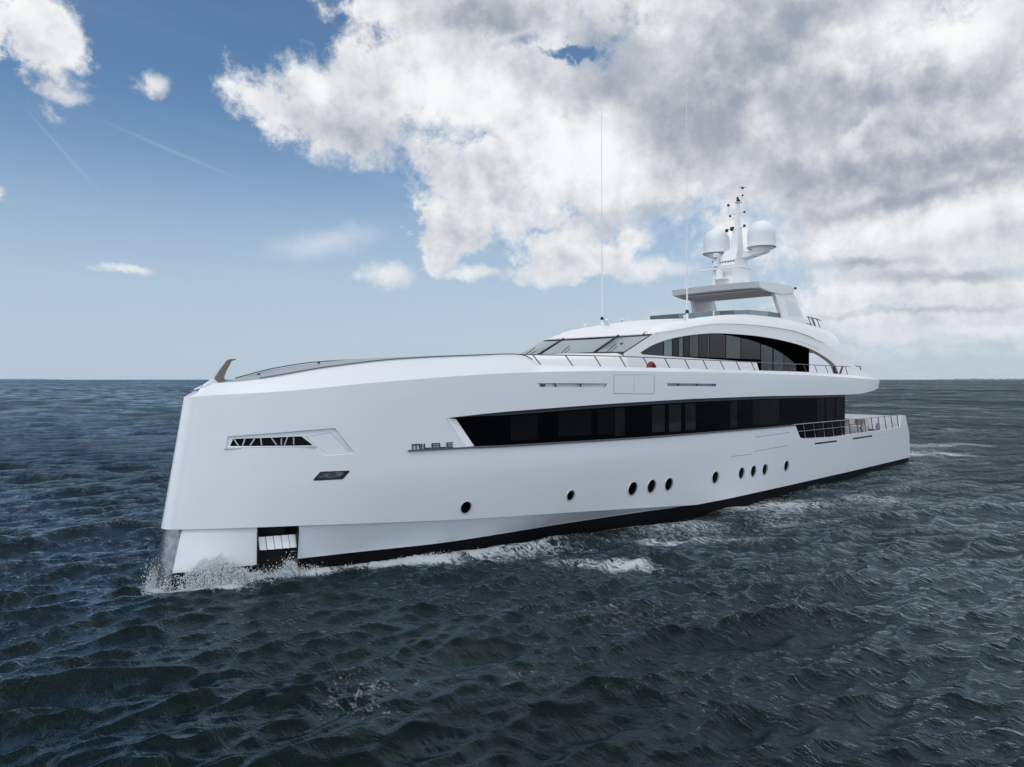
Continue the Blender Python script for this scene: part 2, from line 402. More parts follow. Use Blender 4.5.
ze = pchip([.7, 1.02, 2.48, 3.46, 5.15, 8.62, 10, 12.6, 15.9, 21.5, 31.6, 39.9, 44.3], [5.45, 5.5, 5.6, 5.68, 5.86, 6.13, 6.21, 6.29, 6.34, 6.33, 6.26, 6.08, 5.97])
zk = pchip([.1, 1.0, 3.46, 5.15, 8.6, 12.5, 15.9, 20.9], [1.65, 1.63, 1.56, 1.47, 1.25, 1.01, .77, .36])
zp = pchip([0, 2.4, 3.5, 8.6, 13.5, 18, 20.9, 27, 60], [.45, .46, .5, .42, .40, .37, .32, .30, .27])
TL = pchip([-.2, .2, 1, 2.3, 3.6, 6, 8.6, 13.5, 18, 20.9, 27, 38, 50, 60], [.6, .66, .95, 1.4, 1.78, 2.35, 2.9, 3.42, 3.97, 4.29, 4.5, 4.44, 4.28, 4.2])
oh = pchip([7.9, 8.5, 10, 12.5, 14.7, 17.2, 21.5, 27, 31.6, 38.2, 40.5, 42.2, 43.9], [4.71, 4.76, 4.86, 4.96, 5.03, 5.08, 5.14, 5.15, 5.12, 5.08, 5.12, 5.24, 5.42])
wb = pchip([8.6, 10, 12.7, 17.2, 21.5, 27, 31], [3.73, 3.70, 3.68, 3.63, 3.60, 3.56, 3.55])

YACHT = bpy.data.objects.new('motor_yacht', None); COL.objects.link(YACHT); YACHT.location = (25, 0, 0)
tag(YACHT, 'long white motor yacht with black window band and twin radomes cutting through dark sea', 'yacht')

def build_hull():
    mb = MB()
    # ---- outline of the port topside in (s, z)
    out = []
    st_top, st_bot = shift(5.45), shift(1.65)
    for s in np.concatenate([np.linspace(st_bot, 1.5, 8), np.linspace(1.8, 20.9, 60)]): out.append((s, float(zk(s))))
    for s in np.linspace(21.5, 50.5, 50): out.append((s, float(zp(s))))
    out += [(50.05, 2.0), (49.35, 3.05), (49.05, 3.42), (48.2, 3.44), (47.95, 2.62)]
    for s in np.linspace(47, 32.2, 22): out.append((s, 2.60 + 0.15 * max(0, (36 - s) / 4.5)))
    out += [(31.6, 2.80), (30.95, 3.56)]
    for s in np.linspace(30.5, 8.65, 50): out.append((s, float(wb(s))))
    for s in np.linspace(7.95, 43.9, 80): out.append((s, float(oh(s))))
    out += [(44.25, 5.97)]
    for s in np.concatenate([np.linspace(43.5, 2, 90), np.linspace(1.7, st_top, 8)]): out.append((s, float(ze(s))))
    out += [(shift(z), z) for z in (5.0, 4.5, 4, 3.5, 3, 2.5, 2.0)]
    U = lambda poly: [(u_of(a, b), b) for a, b in poly]
    # ---- openings
    holes = []
    surround = [(1.60, 3.97), (1.66, 4.31), (4.42, 4.50), (4.98, 3.69), (4.17, 3.66), (3.86, 3.92)]
    vent = [(1.70, 4.02), (1.78, 4.23), (3.50, 4.27), (3.82, 3.98)]
    vent2 = [(3.81, 2.93), (4.01, 3.16), (4.81, 3.15), (4.61, 2.93)]
    slots = [[(11.75, 5.72), (11.63, 5.87), (15.15, 5.84), (15.0, 5.70)], [(18.98, 5.72), (18.98, 5.84), (22.84, 5.80), (22.80, 5.68)]]
    low = [[(33.5, 2.30), (33.5, 2.40), (36.6, 2.37), (36.6, 2.27)], [(39.1, 2.26), (39.1, 2.36), (42.4, 2.36), (42.4, 2.26)]]
    ports = [(8.76, 1.65, .21), (13.35, 1.62, .20), (16.87, 1.53, .285), (18.09, 1.51, .285), (19.28, 1.48, .285), (22.9, 1.44, .285),
             (25.26, 1.43, .285), (26.44, 1.42, .285), (27.64, 1.40, .285), (30.04, 1.38, .285)]
    ph = [[(s + r * math.cos(a), z + r * math.sin(a)) for a in np.linspace(0, 2 * math.pi, 24, endpoint=False)] for s, z, r in ports]
    holes = [surround, vent2] + slots + low + ph
    ug = np.concatenate([np.linspace(0, 1.2, 26), np.arange(1.3, 6, .16), np.arange(6.2, 54, .3)])
    V2, F = tri_panel(U(out), [U(h) for h in holes], .16, ug, .3)
    surf_add(mb, V2, F, lambda u, z: P_(u, z), nP)
    # recess walls
    def rim(poly, d, m=0, closed=True, step=.2, d0=0.0):
        q = dens(poly, step, closed)
        if closed: q = q + [q[0]]
        mb.grid([[hullpt(a, b, -d0) for a, b in q], [hullpt(a, b, -d) for a, b in q]], m, smooth=False)
    rim(surround, .05)
    V2, F = tri_panel(U(surround), [U(vent)], .12)
    surf_add(mb, V2, F, lambda u, z: P_(u, z, -.05), nP)
    rim(vent, .5, 1, d0=.05); rim(vent2, .3, 1)
    for h in slots + low: rim(h, .12, 1)
    for h in ph: rim(h, .07, 1, step=5)
    # window band: sloping forward reveal, sill and head
    zz = [(7.95, 4.73), (8.65, 3.73)]
    f0 = [hullpt(*zz[0]), hullpt(*zz[1])]; f1 = [hullpt(8.38, 4.66, -.16), hullpt(9.06, 3.72, -.16)]
    mb.grid([f0, f1], 0, False)
    S = np.linspace(7.95, 43.9, 90); Sg = np.concatenate([[8.38], S[1:]])
    mb.grid([[hullpt(s, float(oh(s))) for s in S], [hullpt(max(s, 8.38), float(oh(s)) - .02, -.20) for s in S]], 0, False)
    S = np.linspace(8.65, 30.95, 60)
    mb.grid([[hullpt(s, float(wb(s))) for s in S], [hullpt(max(s, 9.06), float(wb(s)), -.20) for s in S]], 1, False)
    # bulwark cap and inner face of the aft cut-out
    cap = [(30.95, 3.56), (31.6, 2.80)] + [(s, 2.60 + 0.15 * max(0, (36 - s) / 4.5)) for s in np.linspace(32.2, 47, 22)] + [(47.95, 2.62), (48.2, 3.44), (49.05, 3.42), (49.35, 3.05), (50.05, 2.0), (50.5, .3)]
    mb.grid([[hullpt(a, b) for a, b in cap], [hullpt(a, b, -.22) for a, b in cap]], 0, False)
    inner = cap[:-3]
    mb.grid([[hullpt(a, b, -.22) for a, b in inner], [hullpt(a, 1.9, -.22) for a, b in inner]], 0, False)
    # knuckle ledge, lower strip, boot
    def tB(s, z):
        k = float(zk(s)); p = float(zp(s)); ta = tA(max(s, .45), k) - (.085 * max(0, 1 - s / 20.9) + .006)
        v = (k - z) / max(k - p, .02)
        if s > 20.9: return min(float(TL(s)), tA(s, p) - .02)
        if v >= 1: return float(TL(s)) - .012
        return ta + (float(TL(s)) - ta) * v
    Bp = lambda s, z: (s, -tB(s, z), z)
    def nB(s, z):
        e = .05; n = np.cross(np.array(Bp(s, z + e)) - np.array(Bp(s, z - e)), np.array(Bp(s + e, z)) - np.array(Bp(s - e, z))); n /= np.linalg.norm(n)
        return tuple(n if n[1] < 0 else -n)
    S = np.concatenate([np.linspace(.45, 6, 24), np.linspace(6.3, 20.9, 50)])
    mb.grid([[hullpt(s, float(zk(s))) for s in S], [Bp(s, float(zk(s)) - .012) for s in S]], 0, False)
    bo = [(s, float(zk(s)) - .012) for s in S] + [(s, float(zp(s)) + .001) for s in S[::-1][1:-1]] + [(.2, .45)]
    pocket = [(2.36, .465), (2.36, 1.45), (3.46, 1.42), (3.46, .51)]
    bo = [p for p in bo]
    # strip is cut through by the anchor pocket: forward piece and aft piece
    def clipx(a, b):
        SS = [s for s in S if a < s < b]
        return [(a, float(zk(a)) - .012)] + [(s, float(zk(s)) - .012) for s in SS] + [(b, float(zk(b)) - .012), (b, float(zp(b)))] + [(s, float(zp(s))) for s in SS[::-1]] + [(a, float(zp(a)))]
    fw = clipx(.55, 2.36); fw = fw[:-1] + [(.2, .45)]
    for pl in (fw, clipx(3.46, 20.88)):
        V2, F = tri_panel(pl, [], .15); surf_add(mb, V2, F, Bp, nB)
    for a, b in ((.2, 2.36), (3.46, 50.5)):
        SS = np.linspace(a, b, max(8, int((b - a) / .4)))
        G = []
        for q in (0, .25, .5, .75, 1):
            G.append([(s, -(tB(s, float(zp(s)) - .001) - (.012 if s < 20.9 else .02) - .35 * q * q), float(zp(s)) * (1 - q) - 1.7 * q) for s in SS])
        mb.grid(G, 2, True, flip=True)
    S2 = np.linspace(20.9, 50.5, 60)
    mb.grid([[hullpt(s, float(zp(s))) for s in S2], [(s, -(tB(s, 0) - .02), float(zp(s))) for s in S2]], 2, False)
    # pocket walls
    for s in (2.36, 3.46):
        a = Bp(s, float(zk(s)) - .012); b = Bp(s, float(zp(s))); c = (s, b[1] + .35, -1.7)
        mb.add([a, b, c, (s, c[1] + .9, -1.7), (s, b[1] + 1.0, .4), (s, a[1] + .9, a[2])], [[0, 1, 2, 3, 4, 5]], None, 1)
    mb.add([(2.36, -.45, 1.56), (3.46, -1.0, 1.56), (3.46, -1.0, -1.7), (2.36, -.45, -1.7)], [[0, 1, 2, 3]], None, 1)
    a = Bp(2.36, float(zk(2.36))); b = Bp(3.46, float(zk(3.46)))
    mb.add([a, b, (3.46, -.95, 1.54), (2.36, -.4, 1.54)], [[0, 1, 2, 3]], None, 1)
    # facet above the knuckle line of the sheer
    mb.mirror()
    return mb, tB, dict(vent=vent, vent2=vent2, slots=slots, low=low, ports=ports, surround=surround)
HB, tB, HO = build_hull()
zt = pchip([1.3, 2.3, 4.4, 6.4, 9.2, 10.9, 11.3, 12.1, 13, 20, 32, 38, 40, 44], [5.86, 5.95, 6.35, 6.62, 6.80, 6.87, 6.84, 6.54, 6.53, 6.49, 6.43, 6.33, 6.25, 5.99])
def dinner(s): return float(np.interp(s, [0.5, 1.2, 3, 6, 11, 14, 40, 44.3], [.72, .6, .46, .42, .36, .22, .22, .12]))
US = np.concatenate([np.linspace(0, 1.2, 22), np.linspace(1.35, 6, 24), np.linspace(6.3, 51, 160)])
def sheer(u):
    z = 5.45
    for _ in range(6): p = P_(u, z); z = float(ze(p[0]))
    return P_(u, z), nP(u, z)
edge = []; inn = []; SEND = 44.2
for u in US:
    p, n = sheer(u)
    if p[0] > SEND: break
    d = dinner(p[0]); h = math.hypot(n[0], n[1]) or 1
    q = (p[0] - n[0] / h * d, min(p[1] - n[1] / h * d, 0.0))
    if u == 0: q = (p[0] + d, 0.0)
    edge.append(p); inn.append((q[0], q[1], max(float(zt(q[0])), p[2] + .02)))
def finish_hull():
    mb = HB
    m2 = MB()
    m2.grid([edge, inn], 0, True, flip=False)
    # inner face of the bulwark down to the side deck
    k = [i for i, p in enumerate(inn) if p[0] > 11.4]
    top = [inn[i] for i in k]
    m2.grid([top, [(p[0], p[1] + .05, 5.95) for p in top]], 0, False)
    # aft closing of the upper bulwark band and soffit
    p5 = hullpt(44.24, 5.97); p6 = hullpt(43.9, 5.42)
    m2.add([p5, p6, (43.9, 0, 5.35), (44.6, 0, 5.97)], [[0, 1, 2, 3]])
    S = np.linspace(30.5, 43.9, 40)
    m2.grid([[hullpt(s, float(oh(s)) - .02, -.20) for s in S], [(s, 0, float(oh(s)) - .06) for s in S]], 0, False)
    m2.mirror()
    mb.add(m2.v, m2.f, None, 0); mb.n = mb.n[:len(mb.n) - len(m2.n)] + m2.n
    # transom
    tr = [(50.5, -.3), (50.5, .3), (50.05, 2.0), (49.35, 3.05), (49.05, 3.40)]
    mb.grid([[hullpt(a, b) if b > .3 else (a, -4.2, b) for a, b in tr], [(a, (4.2 if b <= .3 else -hullpt(a, b)[1]), b) for a, b in tr]], 0, False)
    mb.box((48.85, 0, 2.85), (.18, 8.3, 1.05), 0)
    return mb.build('hull', [M_['white'], M_['dark'], M_['black']], YACHT)
HULL = finish_hull()
# wet stainless stem nose
def stem():
    mb = MB(); G = []
    for z in np.linspace(1.63, -1.6, 18):
        sc_ = np.interp(z, [-1.6, .45, 1.63], [.15, .2, .55]); wv = tB(sc_, min(z, 1.6)) + .004; sf = np.interp(z, [-1.6, 0, .45, 1.63], [-.2, -.06, -.02, .24])
        G.append([(sc_ - (sc_ - sf) * math.cos(a) ** .8 if abs(a) < 1.57 else sc_, -wv * math.sin(a), z) for a in np.linspace(-math.pi / 2, math.pi / 2, 25)])
    mb.grid(G, 0, True); o = mb.build('stem_plate', M_['wetsteel'], YACHT); return o
stem()
# decks
def decks():
    mb = MB()
    k = [i for i, p in enumerate(inn) if p[0] < 11.6]
    G = []
    for i in k:
        p = inn[i]; t = -p[1]
        G.append([(p[0] + (0.0), -t * c, p[2] - .03 + .11 * (1 - c * c) * min(1, t / .8)) for c in np.linspace(1, -1, 15)])
    mb.grid(G, 0, True); mb.build('foredeck', M_['deckgrey'], YACHT)
    mb = MB()
    S = np.linspace(11.4, 44.2, 60)
    mb.grid([[(s, -tA(s, 5.9) + .1, 6.0) for s in S], [(s, tA(s, 5.9) - .1, 6.0) for s in S]], 0, False)
    mb.build('upper_deck', M_['teak'], YACHT)
    mb = MB()
    S = np.linspace(30.6, 49.0, 40)
    mb.grid([[(s, -tA(s, 2.6) + .15, 2.15) for s in S], [(s, tA(s, 2.6) - .15, 2.15) for s in S]], 0, False)
    mb.build('aft_deck', M_['teak'], YACHT)
    mb = MB()
    for s in (1,):
        k2 = [i for i, p in enumerate(inn) if p[0] < 11.7]
        for sg in (1, -1): mb.tube([(inn[i][0], inn[i][1] * sg, inn[i][2] + .045) for i in k2 if inn[i][0] > 2.6], .022, 6)
    mb.build('toe_rail', M_['rail'], YACHT)
decks()
# raised trunk between foredeck and wheelhouse windows
def trunk():
    mb = MB(); G = []
    for s, z in ((10.6, 6.72), (11.6, 6.90), (13, 6.95), (15, 7.02), (16.8, 7.09), (17.75, 7.15)):
        t = np.interp(s, [10.6, 14, 17.75], [2.7, 3.0, 3.3])
        G.append([(s, -(t + .35), 5.98), (s, -(t + .12), z - .22), (s, -t, z - .08), (s, -t + .25, z), (s, 0, z + .07), (s, t - .25, z), (s, t, z - .08), (s, t + .12, z - .22), (s, t + .35, 5.98)])
    mb.grid(G, 0, True); mb.build('deck_trunk', M_['white2'], YACHT)
trunk()

# ================================================================== main window band
def W_(p, sg): return (p[0], p[1] * sg, p[2])
def band():
    g = MB()
    S = np.linspace(8.3, 38.2, 90)
    top = [(s, float(oh(s)) + .03) for s in S]
    bot = [(s, float(wb(min(s, 31))) - .03 if s < 30.9 else 2.1) for s in S]
    front = max
    pl = [(9.10, 3.69)] + [(s, float(wb(s)) - .03) for s in np.linspace(9.6, 30.8, 40)] + [(30.8, 2.1), (38.2, 2.1)] + [(s, float(oh(s)) + .03) for s in np.linspace(38.2, 8.9, 60)] + [(8.34, 4.72)]
    U = [(u_of(a, b), b) for a, b in pl]
    V2, F = tri_panel(U, [], .4)
    surf_add(g, V2, F, lambda u, z: P_(u, z, -.16), nP)
    g.add([hullpt(38.2, 2.1, -.16), hullpt(38.2, 5.1, -.16), (38.2, 0, 5.1), (38.2, 0, 2.1)], [[0, 1, 2, 3]])
    g.mirror()
    glass = g.build('main_deck_glazing', M_['blackglass'], YACHT)
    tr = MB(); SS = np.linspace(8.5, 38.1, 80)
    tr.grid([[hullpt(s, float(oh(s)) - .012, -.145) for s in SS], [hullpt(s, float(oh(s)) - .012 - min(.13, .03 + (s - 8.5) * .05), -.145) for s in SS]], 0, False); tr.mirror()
    tr.build('window_head_shade', mat('window_head_shade', (.028, .036, .042), .5), glass)  # dark strip painted in as the shade under the overhang
    # panes with drawn blinds behind the tinted glass
    segs = [(10.55, 11.75, .014, .10, .13), (12.7, 14.4, .016, .08, .2), (14.75, 15.7, .012, .05, .2), (15.75, 16.35, .030, .08, .1), (18.1, 19.0, .034, .12, .14),
            (19.3, 20.2, .040, .12, .1), (20.55, 21.35, .034, .12, .1), (24.35, 25.0, .026, .12, .1), (26.5, 29.4, .022, .1, .14),
            (34.1, 35.1, .022, .1, .3), (35.4, 36.6, .016, .1, .3), (36.8, 38.0, .020, .1, .3)]
    for a, b, v, top_, bt in segs:
        v *= .42; m = mat('blind_behind_tinted_glass', (v, v * 1.08, v * 1.12), .15, spec=.08, var=.45, vscale=1.6)
        z1 = lambda s: float(oh(s)) - .20
        z0 = (lambda s: float(wb(s)) + bt) if b < 31 else (lambda s: 2.7)
        for sg in (1, -1):
            mb = MB(); SS = np.linspace(a, b, 5)
            mb.grid([[hullpt(s, z0(s), -.148) for s in SS], [hullpt(s, .5 * (z0(s) + z1(s)), -.148) for s in SS], [hullpt(s, z1(s), -.148) for s in SS]], 0, True)
            if sg < 0:
                mb.v = [(x, -y, z) for x, y, z in mb.v]; mb.n = [(x, -y, z) for x, y, z in mb.n]
            mb.build('window_pane', m, glass)
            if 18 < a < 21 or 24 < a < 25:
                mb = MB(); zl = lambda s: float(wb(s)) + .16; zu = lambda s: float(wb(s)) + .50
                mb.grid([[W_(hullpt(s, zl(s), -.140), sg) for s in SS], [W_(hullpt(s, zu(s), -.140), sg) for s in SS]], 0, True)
                mb.build('window_pane', mat('pale_block_behind_glass', (v * 1.7, v * 1.8, v * 1.85), .2, spec=.06, var=.5, vscale=3), glass)  # paler block low in the pane
    # ledge under the windows, running forward under the name
    mb = MB()
    for sg in (1, -1):
        S = np.concatenate([np.linspace(6.62, 9, 12), np.linspace(9.3, 30.9, 60)])
        z = lambda s: float(wb(max(s, 8.6))) - .034
        lay = [[hullpt(s, z(s) + .032, .004) for s in S], [hullpt(s, z(s) + .022, .05) for s in S], [hullpt(s, z(s) - .022, .05) for s in S], [hullpt(s, z(s) - .032, .004) for s in S]]
        if sg < 0: lay = [[(x, -y, zz) for x, y, zz in r] for r in lay]
        mb.grid(lay, 0, False)
    mb.build('rubbing_strake', mat('anodised_strake', (.13, .14, .15), .35, metal=.4), YACHT)
band()
# name: strokes in cells, mapped onto the plating
def name_letters():
    def stroke(mb, x0, z0, x1, z1, sg):
        P = []
        for off in (.004, .035):
            for a, b in ((x0, z0), (x1, z0), (x1, z1), (x0, z1)):
                p = hullpt(a, b, off); P.append((p[0], p[1] * sg, p[2]))
        mb.add(P, [[0, 1, 2, 3], [7, 6, 5, 4], [0, 4, 5, 1], [1, 5, 6, 2], [2, 6, 7, 3], [3, 7, 4, 0]])
    w = .036; zb = 3.735; H = .175
    plan = [('M', .30), ('I', .09), ('L', .27), ('E', .25), ('L', .27), ('E', .25)]
    for sg in (1, -1):
        x = 6.76; order = plan if sg > 0 else plan[::-1]
        for ch, cw in order:
            mb = MB(); a, b = x, x + cw - .03
            def S(u0, v0, u1, v1):
                if sg < 0: u0, u1 = 1 - u1, 1 - u0
                stroke(mb, a + (b - a) * u0, zb + H * v0, a + (b - a) * u1, zb + H * v1, sg)
            k = w / (b - a); q = w / H
            if ch == 'M': S(0, 0, k, 1); S(.5 - k / 2, 0, .5 + k / 2, 1 - q); S(1 - k, 0, 1, 1); S(k, 1 - q, 1 - k, 1)
            if ch == 'I': S(0, 0, min(1, k), 1)
            if ch == 'L': S(0, 0, k, 1); S(k, 0, 1, q)
            if ch == 'E': S(0, 0, k, 1); S(k, 1 - q, 1, 1); S(k, .5 - q / 2, 1, .5 + q / 2); S(k, 0, 1, q)
            mb.build('name_letter', M_['shade'], YACHT)
            x += cw
name_letters()
# openings: backs, frames and contents
def ontosurf(mb, pts, off, sg, m=0):
    P = [hullpt(a, b, off) for a, b in pts]; mb.add([(x, y * sg, z) for x, y, z in P], [list(range(len(P)))], None, m)
def bar(mb, a, b, off0, off1, wdt, sg):
    """flat bar between two (s,z) points on the plating"""
    d = np.array(b) - np.array(a); d = d / np.linalg.norm(d); n = np.array([-d[1], d[0]]) * wdt / 2
    c = [np.array(a) + n, np.array(b) + n, np.array(b) - n, np.array(a) - n]
    A = [hullpt(p[0], p[1], off0) for p in c]; B = [hullpt(p[0], p[1], off1) for p in c]; P = [(x, y * sg, z) for x, y, z in A + B]
    mb.add(P, [[0, 1, 2, 3], [7, 6, 5, 4], [0, 4, 5, 1], [1, 5, 6, 2], [2, 6, 7, 3], [3, 7, 4, 0]])
def openings():
    for sg in (1, -1):
        v = HO['vent']; mb = MB(); ontosurf(mb, v, -.45, sg); rec = mb.build('bow_vent', M_['dark'], YACHT)
        mb = MB(); bar(mb, (1.58, 3.955), (3.88, 3.945), -.05, .03, .05, sg); mb.build('sill', M_['steel'], rec)
        for a, b in (((1.80, 4.22), (1.90, 4.02)), ((2.06, 4.22), (2.00, 4.02)), ((2.30, 4.22), (2.18, 4.02)), ((2.45, 4.24), (2.47, 4.02)),
                     ((2.72, 4.24), (2.85, 4.02)), ((2.98, 4.22), (2.97, 4.02)), ((3.14, 4.26), (3.05, 4.0)), ((3.30, 4.24), (3.30, 4.02))):
            mb = MB(); bar(mb, a, b, -.2, -.09, .035, sg); mb.build('strut', M_['railbright'], rec)
        mb = MB(); ontosurf(mb, HO['vent2'], -.22, sg); mb.build('fairlead', M_['wetsteel'], YACHT)
        mb = MB()
        fr = HO['vent2']
        for i in range(4): bar(mb, fr[i], fr[(i + 1) % 4], -.02, .012, .035, sg)
        mb.build('fairlead_frame', M_['dark'], YACHT)
        # locker door outline aft of the vent
        dr = [(3.62, 4.25), (4.30, 4.36), (4.86, 3.72), (4.20, 3.70), (3.95, 3.92)]
        mb = MB()
        for i in range(5): bar(mb, dr[i], dr[(i + 1) % 5], -.05, -.043, .014, sg)
        mb.build('locker_door_seam', M_['seamlight'], YACHT)
        for k, h in enumerate(HO['slots']):
            mb = MB(); ontosurf(mb, h, -.045, sg); o = mb.build('deck_drain', mat('drain_back_plate', (.66, .67, .69), .35) if k == 0 else mat('drain_grille', (.28, .29, .31), .4), YACHT)
            x0, x1 = h[0][0], h[-1][0]
            for q in (.22, .6):
                mb = MB(); s = x0 + (x1 - x0) * q; bar(mb, (s - .03, h[1][1] - .01), (s + .03, h[0][1] + .01), -.04, -.005, .035, sg); mb.build('divider', M_['dark'], o)
            mb = MB(); s = (x0 + .12) if k == 0 else (x1 - .15); bar(mb, (s - .1, (h[0][1] + h[1][1]) / 2), (s + .12, (h[0][1] + h[1][1]) / 2), -.044, -.02, .08, sg); mb.build('end_block', M_['shade'], o)
        for h in HO['low']:
            mb = MB(); ontosurf(mb, h, -.1, sg); mb.build('freeing_port', M_['shade'], YACHT)
        for s, z, r in HO['ports']:
            ring = [(s + (r - .0) * math.cos(a), z + r * math.sin(a)) for a in np.linspace(0, 2 * math.pi, 24, endpoint=False)]
            mb = MB(); ontosurf(mb, ring, -.055, sg); o = mb.build('porthole', M_['blackglass'], YACHT)
            mb = MB(); A = [hullpt(s + rr * math.cos(a), z + rr * math.sin(a), of) for rr, of in ((r + .03, .003), (r + .022, .018), (r - .008, .018), (r - .008, -.05)) for a in np.linspace(0, 2 * math.pi, 25)]
            G = np.array(A).reshape(4, 25, 3); G[:, :, 1] *= sg; mb.grid(G, 0, False); mb.build('rim', mat('porthole_rim', (.7, .71, .73), .3, metal=.3), o)
        # fine seams
        for nm, mt, lines in (('shell_door_seam', M_['seam'], [((15.52, 6.18), (15.52, 5.45)), ((15.52, 5.45), (16.72, 5.42)), ((16.78, 5.42), (18.05, 5.40)), ((18.07, 5.41), (18.07, 6.2))]),
                              ('shell_door_divider', M_['seamlight'], [((16.75, 5.43), (16.75, 6.2)), ((15.52, 6.18), (18.07, 6.2))]),
                              ('bulwark_door_seam', M_['seam'], [((24.27, 2.32), (26.19, 2.30)), ((26.39, 2.41), (30.12, 2.47)), ((26.5, 3.12), (30.4, 3.16))]),
                              ('transom_locker_seam', M_['seamlight'], [((43.0, 2.22), (47.8, 2.27))])):
            for a, b in lines:
                mb = MB(); pts = dens([a, b], .6, closed=False)
                for i in range(len(pts) - 1): bar(mb, pts[i], pts[i + 1], -.004, .004, .02, sg)
                mb.build(nm, mt, YACHT)
        # anchor in its pocket: bright ribbed plates
        a = Vector((2.44, -.78 * sg, 1.22)); 
        for i in range(5):
            s = 2.46 + i * .205; t0 = tA(s, 1.3) - .30
            mb = MB(); mb.add([(s, -t0 * sg, 1.25), (s + .19, -(t0 + .06) * sg, 1.24), (s + .20, -(t0 + .16) * sg, .86), (s + .01, -(t0 + .1) * sg, .87),
                               (s, (-t0 + .05) * sg, 1.25), (s + .19, (-t0 - .01) * sg, 1.24), (s + .20, (-t0 - .11) * sg, .86), (s + .01, (-t0 - .05) * sg, .87)],
                              [[0, 1, 2, 3], [7, 6, 5, 4], [0, 4, 5, 1], [1, 5, 6, 2], [2, 6, 7, 3], [3, 7, 4, 0]])
            mb.build('anchor_pocket_plate', mat('polished_plate', (.85, .86, .87), .35, metal=.25, var=.1), YACHT)
        for s in (2.372, 3.448):
            mb = MB(); pa = Vector((s, -(tB(s, 1.4) + .01) * sg, 1.45)); pb = Vector((s, -(tB(s, .5) + .01) * sg, .2)); mb.tube([pa, pb], .025, 6); mb.build('pocket_edge', M_['dark'], YACHT)
openings()

# ================================================================== superstructure
TH = pchip([15, 36, 39.1, 40, 40.8, 41.6, 42.5, 43.4, 44.4, 46], [3.35, 3.36, 3.5, 3.6, 3.75, 3.9, 4.1, 4.28, 4.36, 4.4])
inner = [(18.81, 7.18), (19.57, 7.49), (20.4, 7.72), (21.33, 7.91), (22.4, 8.07), (23.49, 8.19), (24.83, 8.30), (26.45, 8.35), (28.47, 8.36), (30.65, 8.31), (33.04, 8.17), (34.94, 7.99), (36.27, 7.79), (37.56, 7.49), (38.54, 7.18), (39.17, 6.9), (39.5, 6.5)]
fin = pchip([p[0] for p in inner], [p[1] for p in inner])
hlp = [(19.9, 8.10), (20.9, 8.22), (21.98, 8.37), (23.41, 8.60), (25.01, 8.78), (27.14, 8.89), (29.45, 8.93), (32.93, 8.87), (35.6, 8.62), (37.15, 8.36), (38.47, 8.10), (39.11, 7.79), (39.99, 7.48), (40.79, 7.12), (41.6, 6.82), (42.47, 6.42), (43.3, 6.15), (44.1, 5.98)]
fhl = pchip([p[0] for p in hlp], [p[1] for p in hlp])
fco = pchip([19.9, 20.5, 21.1, 22.5, 23.9, 25.6, 27.2, 29.3, 31.5, 33.5, 35.9, 37.7, 40.1, 41], [8.15, 8.42, 8.58, 8.80, 9.02, 9.23, 9.40, 9.53, 9.57, 9.58, 9.46, 9.33, 9.02, 8.9])
